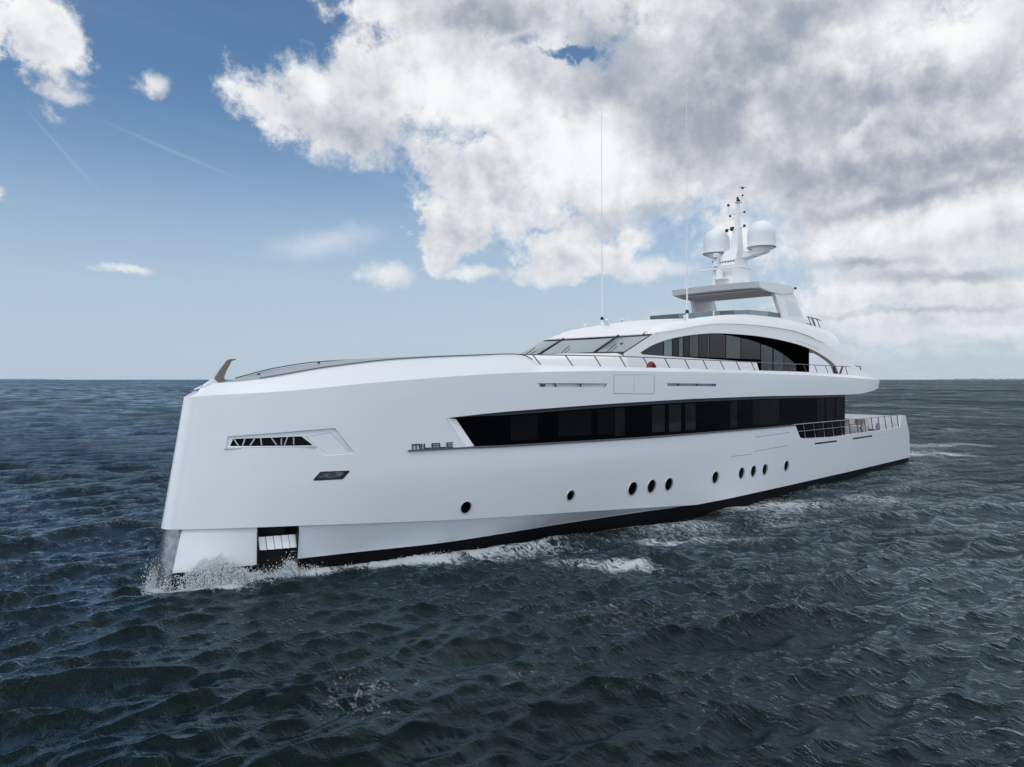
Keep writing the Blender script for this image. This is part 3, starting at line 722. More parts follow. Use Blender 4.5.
def house():
    mb = MB()
    ic = [(float(s), float(fin(s))) for s in np.linspace(39.5, 18.81, 60)]
    hl = [(float(s), float(fhl(s))) for s in np.linspace(19.9, 44.1, 70)]
    out = [(17.62, 5.98), (17.62, 7.12)] + hl + [(44.05, 5.9), (39.7, 5.98)] + ic + [(18.95, 7.10), (29.25, 6.93), (29.55, 6.42), (29.65, 5.98)]
    V2, F = tri_panel(out, [], .3)
    fn = lambda s, z: (s, -float(TH(s)), z)
    def nf(s, z):
        e = .1; dv = (float(TH(s + e)) - float(TH(s - e))) / (2 * e); n = np.array([-dv, -1.0, 0.0 + .10]); 
        return tuple(n / np.linalg.norm(n))
    surf_add(mb, V2, F, fn, nf)
    fn2 = lambda s, z: (s, -float(TH(s)) + .32, z)
    surf_add(mb, V2, F, fn2, nf, flip=True)
    q = ic + [(18.95, 7.10), (29.25, 6.93), (29.55, 6.42), (29.65, 5.98)]
    mb.grid([[fn(*p) for p in q], [fn2(*p) for p in q]], 0, False)
    q = hl[50:]
    mb.grid([[fn(*p) for p in q], [fn2(*p) for p in q]], 0, False)
    # lip along the opening, proud of the side
    mb.mirror()
    mb.build('superstructure_side', M_['white2'], YACHT)
    # roof: brow over the windscreen, rounded shoulder, coaming, well
    mb = MB()
    def tcre(s): return float(np.interp(s, [19.9, 36, 40], [3.36, 3.40, 3.45]))
    S = np.concatenate([np.linspace(19.9, 22, 10), np.linspace(22.5, 40.0, 50)])
    G = []
    for s in S:
        zc = float(fhl(s)) if s < 38.4 else 8.12 + (s - 38.4) * .08
        zo = float(fco(s)); tc = tcre(s); r = []
        for q in np.linspace(0, 1, 7):
            a = q * math.pi / 2
            t = tc - (tc - 2.9) * (1 - math.cos(a)) * .55 - (tc - 2.9) * .45 * q
            z = zc + (zo - zc) * (math.sin(a) * .35 + q * .65)
            r.append((s, -t, z))
        G.append(r)
    G = np.array(G)
    mb.grid(G, 0, True)
    Sw = [s for s in S if s > 23.6]
    mb.grid([[(s, -2.9, float(fco(s))) for s in Sw], [(s, -2.74, float(fco(s)) + .005) for s in Sw], [(s, -2.72, float(fco(s)) - .35) for s in Sw], [(s, 0, float(fco(s)) - .35) for s in Sw]], 0, False)
    # aft end face and soffit
    e = G[-1]
    tip = [(x + .45 * k, y, z - .07 * k) for k, (x, y, z) in zip(np.linspace(0, 1, len(e)), e)]
    mb.grid([list(map(tuple, e)), tip], 0, True)
    mb.grid([tip, [(p[0], 0, p[2]) for p in tip]], 0, False)
    Sf = np.linspace(34, 39.95, 12)
    mb.grid([[(s, -tcre(s) + .02, min(float(fhl(s)), 8.25) - .03 if s > 37.3 else float(fhl(s)) - .5) for s in Sf], [(s, 0, 8.0) for s in Sf]], 0, False)
    mb.mirror()
    # brow and forward roof
    fr = lambda t: 19.92 - .52 * max(0, 1 - (abs(t) / 3.35) ** 2)
    T = np.linspace(2.9, -2.9, 25)
    G = []
    for k, (ds, dz) in enumerate(((-.16, -.045), (-.20, 0.0), (-.08, .07), (.3, None), (.8, None), (1.4, None), (2.2, None), (3.0, None), (3.75, None))):
        r = []
        for t in T:
            s = fr(t) + ds; crown = .10 * (1 - (t / 2.9) ** 2)
            if dz is not None: z = 8.07 - .04 * (1 - (t / 3.35) ** 2) + dz
            else:
                s = fr(t) + (23.7 - fr(t)) * ds / 3.75; z = float(fco(s if s > 19.9 else 19.9)) + crown * min(1, ds)
                if s < 20.3: z = min(z, 8.07 + .14 + (s - 19.5) * .33)
            r.append((s, -t, z))
        G.append(r)
    mb.grid(G, 0, True, flip=True)
    for sg in (1, -1):    # brow return at the corners
        a = [(19.72, -2.9 * sg, 8.03), (19.68, -2.9 * sg, 8.08), (19.85, -2.9 * sg, 8.15), (20.2, -2.9 * sg, float(fco(20.2)))]
        b = [(19.80, -3.38 * sg, 8.03), (19.80, -3.40 * sg, 8.06), (19.88, -3.38 * sg, 8.10), (20.2, -3.37 * sg, float(fhl(20.2)))]
        mb.grid([a, b], 0, True)
    mb.build('roof', M_['white2'], YACHT)
    mb = MB(); mb.grid([[(s, -2.72, float(fco(s)) - .34) for s in Sw], [(s, 2.72, float(fco(s)) - .34) for s in Sw]], 0, False); mb.build('sundeck_floor', M_['teak'], YACHT)
house()
def windscreen():
    bot = [(17.66, 3.35, 7.13), (17.60, 1.72, 7.16), (17.60, -1.72, 7.16), (17.66, -3.35, 7.13)]
    top = [(19.90, 3.35, 8.09), (19.42, 1.70, 8.03), (19.42, -1.70, 8.03), (19.90, -3.35, 8.09)]
    back = MB()
    back.grid([[W3(*p) for p in bot], [W3(*p) for p in top]], 0, False)
    fr = back.build('windscreen_frame', M_['dark'], YACHT)
    gm = mat('tinted_windscreen_glass', (.24, .30, .34), .06, metal=.6, spec=.8, var=.18, vscale=.9)
    for i in range(3):
        a, b, c, d = (np.array(W3(*p)) for p in (bot[i], bot[i + 1], top[i + 1], top[i]))
        n = np.cross(b - a, d - a); n = n / np.linalg.norm(n); n = n if n[0] < 0 else -n
        def pt(u, v): return (a * (1 - u) + b * u) * (1 - v) + (d * (1 - u) + c * u) * v + n * .02
        wd = np.linalg.norm(b - a); eu = .07 / wd
        mb = MB(); mb.grid([[pt(u, v) for u in (eu, .5, 1 - eu)] for v in (.05, .5, .83)], 0, True); mb.build('windscreen_pane', gm, fr)
    for i in (1, 2):
        a = np.array(W3(*bot[i])); d = np.array(W3(*top[i])); mb = MB(); mb.tube([a + np.array([-.02, 0, .03]), d + np.array([-.02, 0, .01])], .05, 6); mb.build('mullion', M_['dark'], fr)
    for i in range(3):
        a = np.array(W3(*bot[i])); b = np.array(W3(*bot[i + 1])); d = np.array(W3(*top[i])); c = np.array(W3(*top[i + 1]))
        m0 = a * .45 + b * .55; m1 = m0 * .45 + (.5 * (a * .35 + b * .65) + .5 * (d * .35 + c * .65)) * .55 + (d - a) * .12
        mb = MB(); mb.tube([m0 + np.array([-.08, 0, .03]), m0 * .5 + m1 * .5 + np.array([-.07, 0, .07]), m1 + np.array([-.05, 0, .08])], .018, 5); mb.build('wiper', M_['dark'], fr)
    mb = MB(); mb.tube([(x - .05, y, z - .03) for x, y, z in (W3(*p) for p in bot)], .06, 6); mb.build('windscreen_sill', M_['shade'], fr)
windscreen()
def arch_glass():
    glassaft = pchip([18, 26.2, 27.6, 29.1, 29.98, 31.34, 32.64, 33.76, 34.6], [8.4, 8.28, 8.2, 8.07, 7.94, 7.74, 7.42, 7.05, 6.7])
    bk = MB()
    ic = [(float(s), float(fin(s))) for s in np.linspace(18.81, 36.0, 50)]
    pl = ic + [(36.0, 5.98), (29.3, 5.98), (29.3, 6.9), (18.95, 7.08)]
    bk.prism(pl, 3.24, 3.18); bk.prism(pl, -3.24, -3.18)
    bk.add([W3(36.0, 3.2, 5.98), W3(36.0, 3.2, 7.85), W3(36.0, -3.2, 7.85), W3(36.0, -3.2, 5.98)], [[0, 1, 2, 3]])
    bko = bk.build('saloon_glazing', mat('interior_shadow_glazing', (.0012, .0013, .0016), .3, spec=.0, ior=1.06), YACHT)  # interior shadow put into the colour: near-black, almost no reflection
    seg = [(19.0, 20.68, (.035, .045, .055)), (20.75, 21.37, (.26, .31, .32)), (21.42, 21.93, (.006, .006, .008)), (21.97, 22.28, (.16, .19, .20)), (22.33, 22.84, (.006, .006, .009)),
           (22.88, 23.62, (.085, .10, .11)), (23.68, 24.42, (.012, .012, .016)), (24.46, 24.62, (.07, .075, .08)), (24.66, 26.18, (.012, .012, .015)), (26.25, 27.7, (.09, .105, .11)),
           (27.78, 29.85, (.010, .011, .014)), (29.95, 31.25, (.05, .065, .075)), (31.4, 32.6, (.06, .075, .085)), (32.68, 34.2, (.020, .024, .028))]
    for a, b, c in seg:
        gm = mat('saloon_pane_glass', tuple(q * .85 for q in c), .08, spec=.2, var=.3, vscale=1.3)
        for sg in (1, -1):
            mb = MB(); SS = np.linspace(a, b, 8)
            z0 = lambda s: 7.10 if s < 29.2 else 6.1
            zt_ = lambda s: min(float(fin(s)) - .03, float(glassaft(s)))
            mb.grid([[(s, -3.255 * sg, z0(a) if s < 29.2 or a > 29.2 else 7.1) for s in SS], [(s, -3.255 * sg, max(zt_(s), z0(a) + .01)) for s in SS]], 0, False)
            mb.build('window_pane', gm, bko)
arch_glass()
# sundeck windscreen
def sun_screen():
    base = [(33.6, 2.84), (31.5, 2.85), (29.5, 2.84), (28.2, 2.6), (27.35, 2.25), (27.0, 1.9), (26.9, 0), (27.0, -1.9), (27.35, -2.25), (28.2, -2.6), (29.5, -2.84), (31.5, -2.85), (33.6, -2.84)]
    hts = pchip([26.5, 28.3, 29.4, 31.65, 33.7], [9.60, 9.73, 9.81, 9.86, 9.84])
    root = None
    for i in range(len(base) - 1):
        (a, ta), (b, tb) = base[i], base[i + 1]
        m = mat('tinted_sundeck_glass', (.20, .25, .28) if i % 3 else (.07, .09, .11), .1, metal=.3, spec=.8, var=.2, vscale=1.5)
        mb = MB(); z0a, z0b = float(fco(a)) - .15, float(fco(b)) - .15
        n = np.array([-(tb - ta), 0]) 
        q = [W3(a, ta, z0a), W3(b, tb, z0b), W3(b, tb, float(hts(b))), W3(a, ta, float(hts(a)))]
        d = np.array(q[1]) - np.array(q[0]); nn = np.cross(d, [0, 0, 1.0]); nn = nn / np.linalg.norm(nn) * .012
        P = [tuple(np.array(p) + nn) for p in q] + [tuple(np.array(p) - nn) for p in q]
        mb.add(P, [[0, 1, 2, 3], [7, 6, 5, 4], [0, 4, 5, 1], [1, 5, 6, 2], [2, 6, 7, 3], [3, 7, 4, 0]])
        mb.build('sundeck_screen_panel', m, YACHT)
    for a, ta in ((27.1, 2.05), (27.1, -2.05)):
        mb = MB(); mb.tube([W3(a - .03, ta, 9.0), W3(a - .03, ta, 9.66)], .045, 8); mb.build('screen_post', M_['white2'], YACHT)
    for sg in (1, -1):
        mb = MB(); mb.tube([W3(33.6, 2.86 * sg, 9.6), W3(35.2, 2.9 * sg, 9.53), W3(37.2, 2.92 * sg, 9.40)], .022, 6); mb.build('coaming_rail', M_['rail'], YACHT)
        mb = MB(); mb.tube([W3(33.65, 2.85 * sg, 9.5), W3(33.65, 2.85 * sg, 9.88)], .035, 6); mb.build('screen_end_post', M_['dark'], YACHT)
sun_screen()
# hardtop on splayed legs
def hardtop():
    mb = MB()
    T = [2.85, 1.5, 0, -1.5, -2.85]
    prof = [(30.45, 11.47), (32.4, 11.56), (34.3, 11.58), (34.8, 11.45), (34.8, 11.2), (33.2, 10.97), (31.6, 11.02), (30.62, 11.15)]
    rows = []
    for t in T:
        c = .05 * (1 - (t / 2.85) ** 2); rows.append([W3(s + (-.08 * (1 - (t / 2.85) ** 2)), t, z + c) for s, z in prof + [prof[0]]])
    mb.grid(rows, 0, False)
    mb.add(rows[0][:-1], [list(range(8))]); mb.add(rows[-1][:-1], [list(range(7, -1, -1))])
    o = mb.build('hardtop', [M_['white2']], YACHT)
    mb = MB(); mb.box((31.35, 0, 11.02), (.85, 5.0, .06), 0, ry=math.radians(6)); mb.box((32.6, 0, 10.95), (1.2, 5.0, .05), 0); mb.build('lining', M_['under'], o)
    mb = MB(); mb.box((31.95, 0, 10.985), (.30, 4.4, .04), 0); mb.build('light_recess', M_['white2'], o)
    for sg in (1, -1):
        t1 = lambda s, z: sg * (2.56 + (11.1 - z) * .13); t0 = lambda s, z: sg * (2.56 + (11.1 - z) * .13 + .22)
        leg = [(32.45, 11.0), (32.65, 10.6), (32.95, 9.9), (33.2, 9.15), (36.3, 9.15), (35.95, 9.7), (35.5, 10.4), (35.1, 11.0), (34.8, 11.35), (34.2, 11.2)]
        mb = MB(); mb.prism(leg, t0, t1); mb.build('hardtop_leg', M_['white2'], YACHT)
        mb = MB(); mb.prism([(33.7, 10.7), (35.0, 10.6), (35.5, 9.85), (33.9, 9.75)], lambda s, z: t0(s, z) + sg * .012, lambda s, z: t0(s, z) - sg * .02); mb.build('leg_inset', mat('inset_paint', (.72, .74, .77), .35), YACHT)
    for x, t, h in ((34.6, 1.2, .55), (34.9, .4, .8), (34.9, 1.8, .5), (30.9, -2.2, .9), (30.9, -1.9, .9), (30.9, -1.6, .8)):
        mb = MB(); mb.tube([W3(x, t, 11.5), W3(x, t, 11.55 + h)], .018, 6, r2=.008); mb.build('rod_antenna', M_['white2'], YACHT)
    mb = MB(); mb.box(W3(35.3, 2.7, 11.52), (.12, .12, .12)); mb.build('deck_light', M_['dark'], YACHT)
hardtop()
def mast():
    mb = MB()
    def taper(c0, d0, c1, d1):
        V = []
        for c, d in ((c0, d0), (c1, d1)):
            for x, y in ((-.5, -.5), (.5, -.5), (.5, .5), (-.5, .5)): V.append((c[0] + x * d[0], c[1] + y * d[1], c[2]))
        mb.add(V, [[0, 1, 2, 3][::-1], [4, 5, 6, 7], [0, 1, 5, 4], [1, 2, 6, 5], [2, 3, 7, 6], [3, 0, 4, 7]])
    taper((32.6, 0, 11.5), (2.15, 1.25, 0), (32.65, 0, 12.75), (1.95, 1.15, 0))
    taper((32.65, 0, 12.75), (2.2, 1.3, 0), (32.65, 0, 12.82), (2.2, 1.3, 0))
    taper((32.75, 0, 12.82), (1.7, 1.1, 0), (33.05, 0, 13.85), (1.0, .85, 0))
    taper((33.15, 0, 13.85), (.72, .55, 0), (33.3, 0, 15.3), (.42, .36, 0))
    taper((33.3, 0, 15.3), (.28, .26, 0), (33.35, 0, 16.85), (.15, .15, 0))
    o = mb.build('mast', M_['white2'], YACHT)
    for sg in (1, -1):
        mb = MB()
        # arm tapering outwards to the dome pedestal
        A = [(33.0, .3 * sg, 13.35), (33.9, .3 * sg, 13.35), (33.9, .3 * sg, 13.75), (33.0, .3 * sg, 13.75)]
        B = [(33.1, 1.75 * sg, 13.58), (33.8, 1.75 * sg, 13.58), (33.75, 1.95 * sg, 13.8), (33.15, 1.95 * sg, 13.8)]
        A = [(x, -y, z) for x, y, z in A]; B = [(x, -y, z) for x, y, z in B]
        mb.add(A + B, [[0, 1, 2, 3], [7, 6, 5, 4], [0, 4, 5, 1], [1, 5, 6, 2], [2, 6, 7, 3], [3, 7, 4, 0]])
        mb.lathe((33.4, -1.5 * sg, 0), [(.0, 13.70), (.5, 13.70), (.5, 13.70), (.55, 13.84)], 24)
        mb.build('dome_arm', M_['white2'], YACHT)
        mb = MB(); z0 = 13.84
        pr = [(.0, z0), (.74, z0), (.74, z0), (.84, z0 + .07), (.84, z0 + .07), (.84, z0 + .11), (.84, z0 + .11), (.80, z0 + .13), (.80, z0 + .45), (.80, z0 + .86)]
        for a in np.linspace(0.08, math.pi / 2, 12): pr.append((.80 * math.cos(a), z0 + .86 + .80 * math.sin(a)))
        mb.lathe((33.4, -1.5 * sg, 0), pr, 36); d = mb.build('radome', mat('radome_gelcoat', (.82, .84, .86), .45), YACHT)
        mb = MB(); mb.lathe((33.4, -1.5 * sg, 0), [(.72, z0 - .015), (.845, z0 + .06), (.85, z0 + .075), (.72, z0 + .0)], 36); mb.build('skirt', mat('radome_skirt', (.35, .37, .40), .5), d)
    # open-array radar below the domes
    mb = MB(); mb.box(W3(31.35, -.1, 12.62), (.16, 2.7, .12)); r = mb.build('radar_scanner', M_['white2'], YACHT)
    mb = MB(); mb.lathe(W3(31.35, -.1, 0), [(.0, 12.0), (.22, 12.0), (.22, 12.0), (.2, 12.45), (.1, 12.56)], 16); mb.build('pedestal', M_['white2'], r)
    mb = MB(); mb.box((31.6, 0, 11.98), (1.3, .8, .07)); mb.build('radar_platform', M_['white2'], YACHT)
    mb = MB()
    for z in (12.0, 12.5, 13.0, 13.5): mb.tube([W3(31.6, -.55, z), W3(31.6, -.25, z)], .03, 6)
    mb.tube([W3(31.55, -.55, 11.5), W3(31.75, -.55, 13.6)], .16, 10)
    mb.build('cable_trunk', M_['white2'], YACHT)
    for z in (12.0, 12.75, 13.3):
        mb = MB(); mb.box(W3(31.5, -.45, z), (.14, .22, .05)); mb.build('cable_clamp', M_['seam'], YACHT)
    for i in range(6):
        mb = MB(); mb.box(W3(32.02 , -.45 + i * .18, 13.1), (.05, .1, .06)); mb.build('mast_vent', M_['shade'], YACHT)
    # spreaders with lights
    mb = MB()
    mb.tube([W3(33.3, -.75, 15.3), W3(33.3, .6, 15.3)], .035, 6); mb.tube([W3(33.3, -.5, 16.2), W3(33.3, .5, 16.2)], .025, 6)
    mb.tube([W3(33.3, -.62, 16.15), W3(33.3, -.62, 16.75)], .02, 6); mb.tube([W3(33.3, -.62, 16.2), W3(33.3, 0, 16.2)], .02, 6)
    mb.tube([W3(33.5, .18, 16.8), W3(33.55, .2, 17.8)], .015, 6)
    mb.box(W3(33.35, 0, 16.87), (.34, .34, .03))
    mb.build('spreader', M_['white2'], YACHT)
    for s, t, z, r in ((33.35, 0, 17.0, .10), (33.35, -.03, 17.15, .07), (33.3, .12, 16.93, .07), (33.55, .2, 17.3, .06), (33.3, -.62, 16.8, .085), (33.3, -.5, 16.1, .07), (33.3, .45, 16.2, .07), (33.1, -.62, 15.2, .11), (33.1, -.25, 15.25, .14), (33.2, .5, 15.35, .08), (33.1, -.1, 15.0, .08), (33.6, 1.0, 13.5, .07), (31.6, -.7, 13.1, .05)):
        mb = MB(); mb.lathe(W3(s, t, 0), [(.0, z - r), (r * .8, z - r * .8), (r, z), (r * .8, z + r * .8), (.0, z + r)], 10); mb.build('mast_light', mat('dark_lamp_housing', (.02, .02, .022), .4), YACHT)
    mb = MB(); mb.tube([W3(33.4, .05, 17.8), W3(33.7, .35, 17.8)], .014, 5); mb.box(W3(33.55, .2, 17.76), (.12, .12, .10)); mb.build('wind_sensor', M_['dark'], YACHT)
mast()
def whips():
    for sg in (1, -1):
        zb = 9.02; mb = MB()
        mb.tube([W3(23.55, 2.68 * sg, zb - .1), W3(23.55, 2.68 * sg, zb + .28)], .06, 8)
        mb.tube([W3(23.55, 2.68 * sg, zb + .4), W3(23.53, 2.68 * sg, zb + 3.9)], .042, 8, r2=.030); mb.tube([W3(23.53, 2.68 * sg, zb + 3.9), W3(23.5, 2.68 * sg, 20.8)], .022, 6, r2=.013)
        o = mb.build('whip_antenna', mat('fibreglass_white', (.85, .86, .87), .4), YACHT)
        mb = MB(); mb.tube([W3(23.55, 2.68 * sg, zb + .24), W3(23.55, 2.68 * sg, zb + .32), W3(23.55, 2.68 * sg, zb + .4)], [.085, .095, .06], 8); mb.build('swivel_base', M_['dark'], o)
    mb = MB(); mb.lathe(W3(21.4, -.6, 0), [(.0, 8.62), (.1, 8.62), (.1, 8.85), (.17, 8.9), (.17, 9.05), (.0, 9.12)], 12); mb.build('searchlight', mat('searchlight_housing', (.62, .64, .66), .3, metal=.5), YACHT)
    for s, t in ((25.2, -2.6), (21.9, -2.5), (23.0, 2.9)):
        z = float(fco(s)); mb = MB(); mb.lathe(W3(s, t, 0), [(.0, z), (.05, z), (.05, z + .12), (.09, z + .14), (.07, z + .22), (.0, z + .24)], 10); mb.build('gps_antenna', M_['white2'], YACHT)
whips()

# ================================================================== rails
def railing(tops, feet_ds, zr, path, name, r=.024):
    mb = MB(); mb.tube(path, r, 6)
    return mb.build(name, M_['rail'], YACHT)
def rails():
    def tI(s): return tA(s, 6.2) - dinner(s) - .04
    for sg in (1, -1):
        S = np.concatenate([np.linspace(10.9, 36, 40), np.linspace(36.5, 39.3, 6)])
        zr = lambda s: float(np.interp(s, [10.9, 12, 16, 30, 39.3], [6.91, 6.91, 6.94, 6.86, 6.80]))
        mb = MB(); mb.tube([W3(s, tI(s) * sg, zr(s)) for s in S], .022, 6)
        o = mb.build('upper_handrail', M_['rail'], YACHT)
        for s in np.arange(11.72, 38.9, 1.487):
            mb = MB(); f = s + .36; mb.tube([W3(s, tI(s) * sg, zr(s)), W3(f, (tI(f) + .03) * sg, float(zt(f)) - .02)], .022, 6); mb.build('stanchion', M_['rail'], o)
        # main deck rail over the aft cut-out
        tM = lambda s: tA(s, 2.7) - .1
        mb = MB(); S = np.linspace(30.95, 48.3, 24); mb.tube([W3(s, tM(s) * sg, 3.54 - .004 * (s - 31)) for s in S], .026, 6); o = mb.build('aft_handrail', M_['railbright'], YACHT)
        mb = MB(); mb.tube([W3(s, tM(s) * sg, 3.14 - .004 * (s - 31)) for s in np.linspace(31.4, 40, 14)], .014, 6); mb.build('mid_wire', M_['railbright'], o)
        for i, s in enumerate(np.arange(32.2, 48.2, 1.28)):
            mb = MB(); mb.tube([W3(s, tM(s) * sg, 3.53), W3(s + .35, tM(s) * sg, 2.6)], .03 if s > 38 else .02, 6); mb.build('stanchion', M_['rail'] if s > 38 else M_['railbright'], o)
        # bollard group in front of the wing
        for s in (43.1, 45.9):
            mb = MB(); mb.tube([W3(s, 3.7 * sg, 2.15), W3(s, 3.7 * sg, 2.95)], .1, 10); mb.tube([W3(s - .3, 3.7 * sg, 2.75), W3(s + .3, 3.7 * sg, 2.75)], .06, 8); mb.build('mooring_bollard', M_['steel'], YACHT)
        # small rails at the ends of the sundeck and the upper deck
        mb = MB()
        mb.tube([W3(36.6, 2.85 * sg, 9.88), W3(38.6, 2.85 * sg, 9.76)], .028, 6)
        for a in (36.9, 37.5, 38.1): mb.tube([W3(a - .15, 2.85 * sg, 9.86), W3(a + .35, 2.85 * sg, 9.30)], .03, 6)
        mb.tube([W3(37.7, 2.85 * sg, 9.35), W3(37.2, 2.85 * sg, 9.8)], .03, 6)
        mb.build('sundeck_aft_rail', M_['rail'], YACHT)
        mb = MB(); mb.tube([W3(42.0, 3.6 * sg, 6.9), W3(43.0, 3.6 * sg, 6.88), W3(43.15, 3.6 * sg, 6.45)], .035, 6); mb.tube([W3(42.1, 3.6 * sg, 6.9), W3(42.2, 3.6 * sg, 5.95)], .02, 6); mb.build('upper_aft_rail', M_['rail'], YACHT)
        mb = MB(); mb.tube([W3(37.9, 3.9 * sg, 6.85), W3(38.3, 3.9 * sg, 6.3), W3(38.9, 3.9 * sg, 6.3), W3(39.3, 3.9 * sg, 6.82)], .07, 6); mb.build('gate_hoop', M_['shade'], YACHT)
rails()
# bow staff
def staff():
    mb = MB()
    L = [(1.95, 5.98), (1.62, 6.15), (1.75, 6.35), (1.92, 6.52), (2.02, 6.60), (2.22, 6.62)]
    front = [(1.50, 5.84), (1.66, 6.06), (1.80, 6.28), (1.93, 6.46), (2.02, 6.585), (2.10, 6.63), (2.30, 6.645)]
    back = [(2.30, 6.62), (2.16, 6.57), (2.10, 6.45), (2.00, 6.27), (1.93, 6.08), (1.98, 5.93)]
    mb.prism(front + back, .045, -.045)
    mb.build('jackstaff', M_['staff'], YACHT)
    mb = MB(); mb.prism([(1.05, 5.70), (1.35, 5.84), (1.6, 6.02), (1.72, 5.90), (1.95, 5.90)], .12, -.12); mb.build('jackstaff_foot', M_['white2'], YACHT)
    for i, s in enumerate((3.0, 5.1)):
        mb = MB(); z = float(zt(s)) + .08; mb.lathe(W3(s, .1, 0), [(.0, z + .05), (.05, z + .05), (.04, z)], 8); mb.build('deck_fitting', M_['dark'], YACHT)
staff()
# ------------------------------------------------------------------ loose things aboard
def lifebuoy():
    o = MB(); R, r = .20, .10; c = (18.35, -(tA(18.35, 6.2) - .36), 6.47); G = []
    for i in range(33):
        a = 2 * math.pi * i / 32
        G.append([(c[0] + (R + r * math.cos(b)) * math.cos(a), c[1] + r * math.sin(b), c[2] + (R + r * math.cos(b)) * math.sin(a)) for b in np.linspace(0, 2 * math.pi, 13)])
    o.grid(G, 0, True, flip=True)
    ob = o.build('lifebuoy', M_['red']); tag(ob, 'round dark red lifebuoy standing behind the white upper bulwark', 'lifebuoy')
lifebuoy()
def sofa():
    e = bpy.data.objects.new('deck_sofa', None); COL.objects.link(e); e.location = (47.6, 0, 2.15)
    tag(e, 'pale sofa with muted red cushions on the stern deck', 'sofa')
    mb = MB(); mb.box((47.6, 0, 2.4), (.95, 4.6, .5)); mb.build('seat', M_['cloth'], e)
    mb = MB(); mb.box((48.1, 0, 2.75), (.22, 4.6, .75)); mb.build('backrest', M_['cloth'], e)
    for i in range(4):
        mb = MB(); mb.box((47.85, -1.7 + i * 1.1, 2.85), (.2, .55, .42), ry=.25); mb.build('cushion', M_['cush'], e)
sofa()
def table():
    e = bpy.data.objects.new('deck_table', None); COL.objects.link(e); e.location = (44.6, -1.2, 2.15)
    tag(e, 'low teak table forward of the pale sofa on the stern deck', 'table')
    mb = MB(); mb.box((44.6, -1.2, 2.84), (1.5, 2.4, .06)); mb.build('tabletop', M_['teak'], e)
    mb = MB(); mb.box((44.6, -1.2, 2.48), (.5, .8, .66)); mb.build('pedestal', M_['shade'], e)
table()

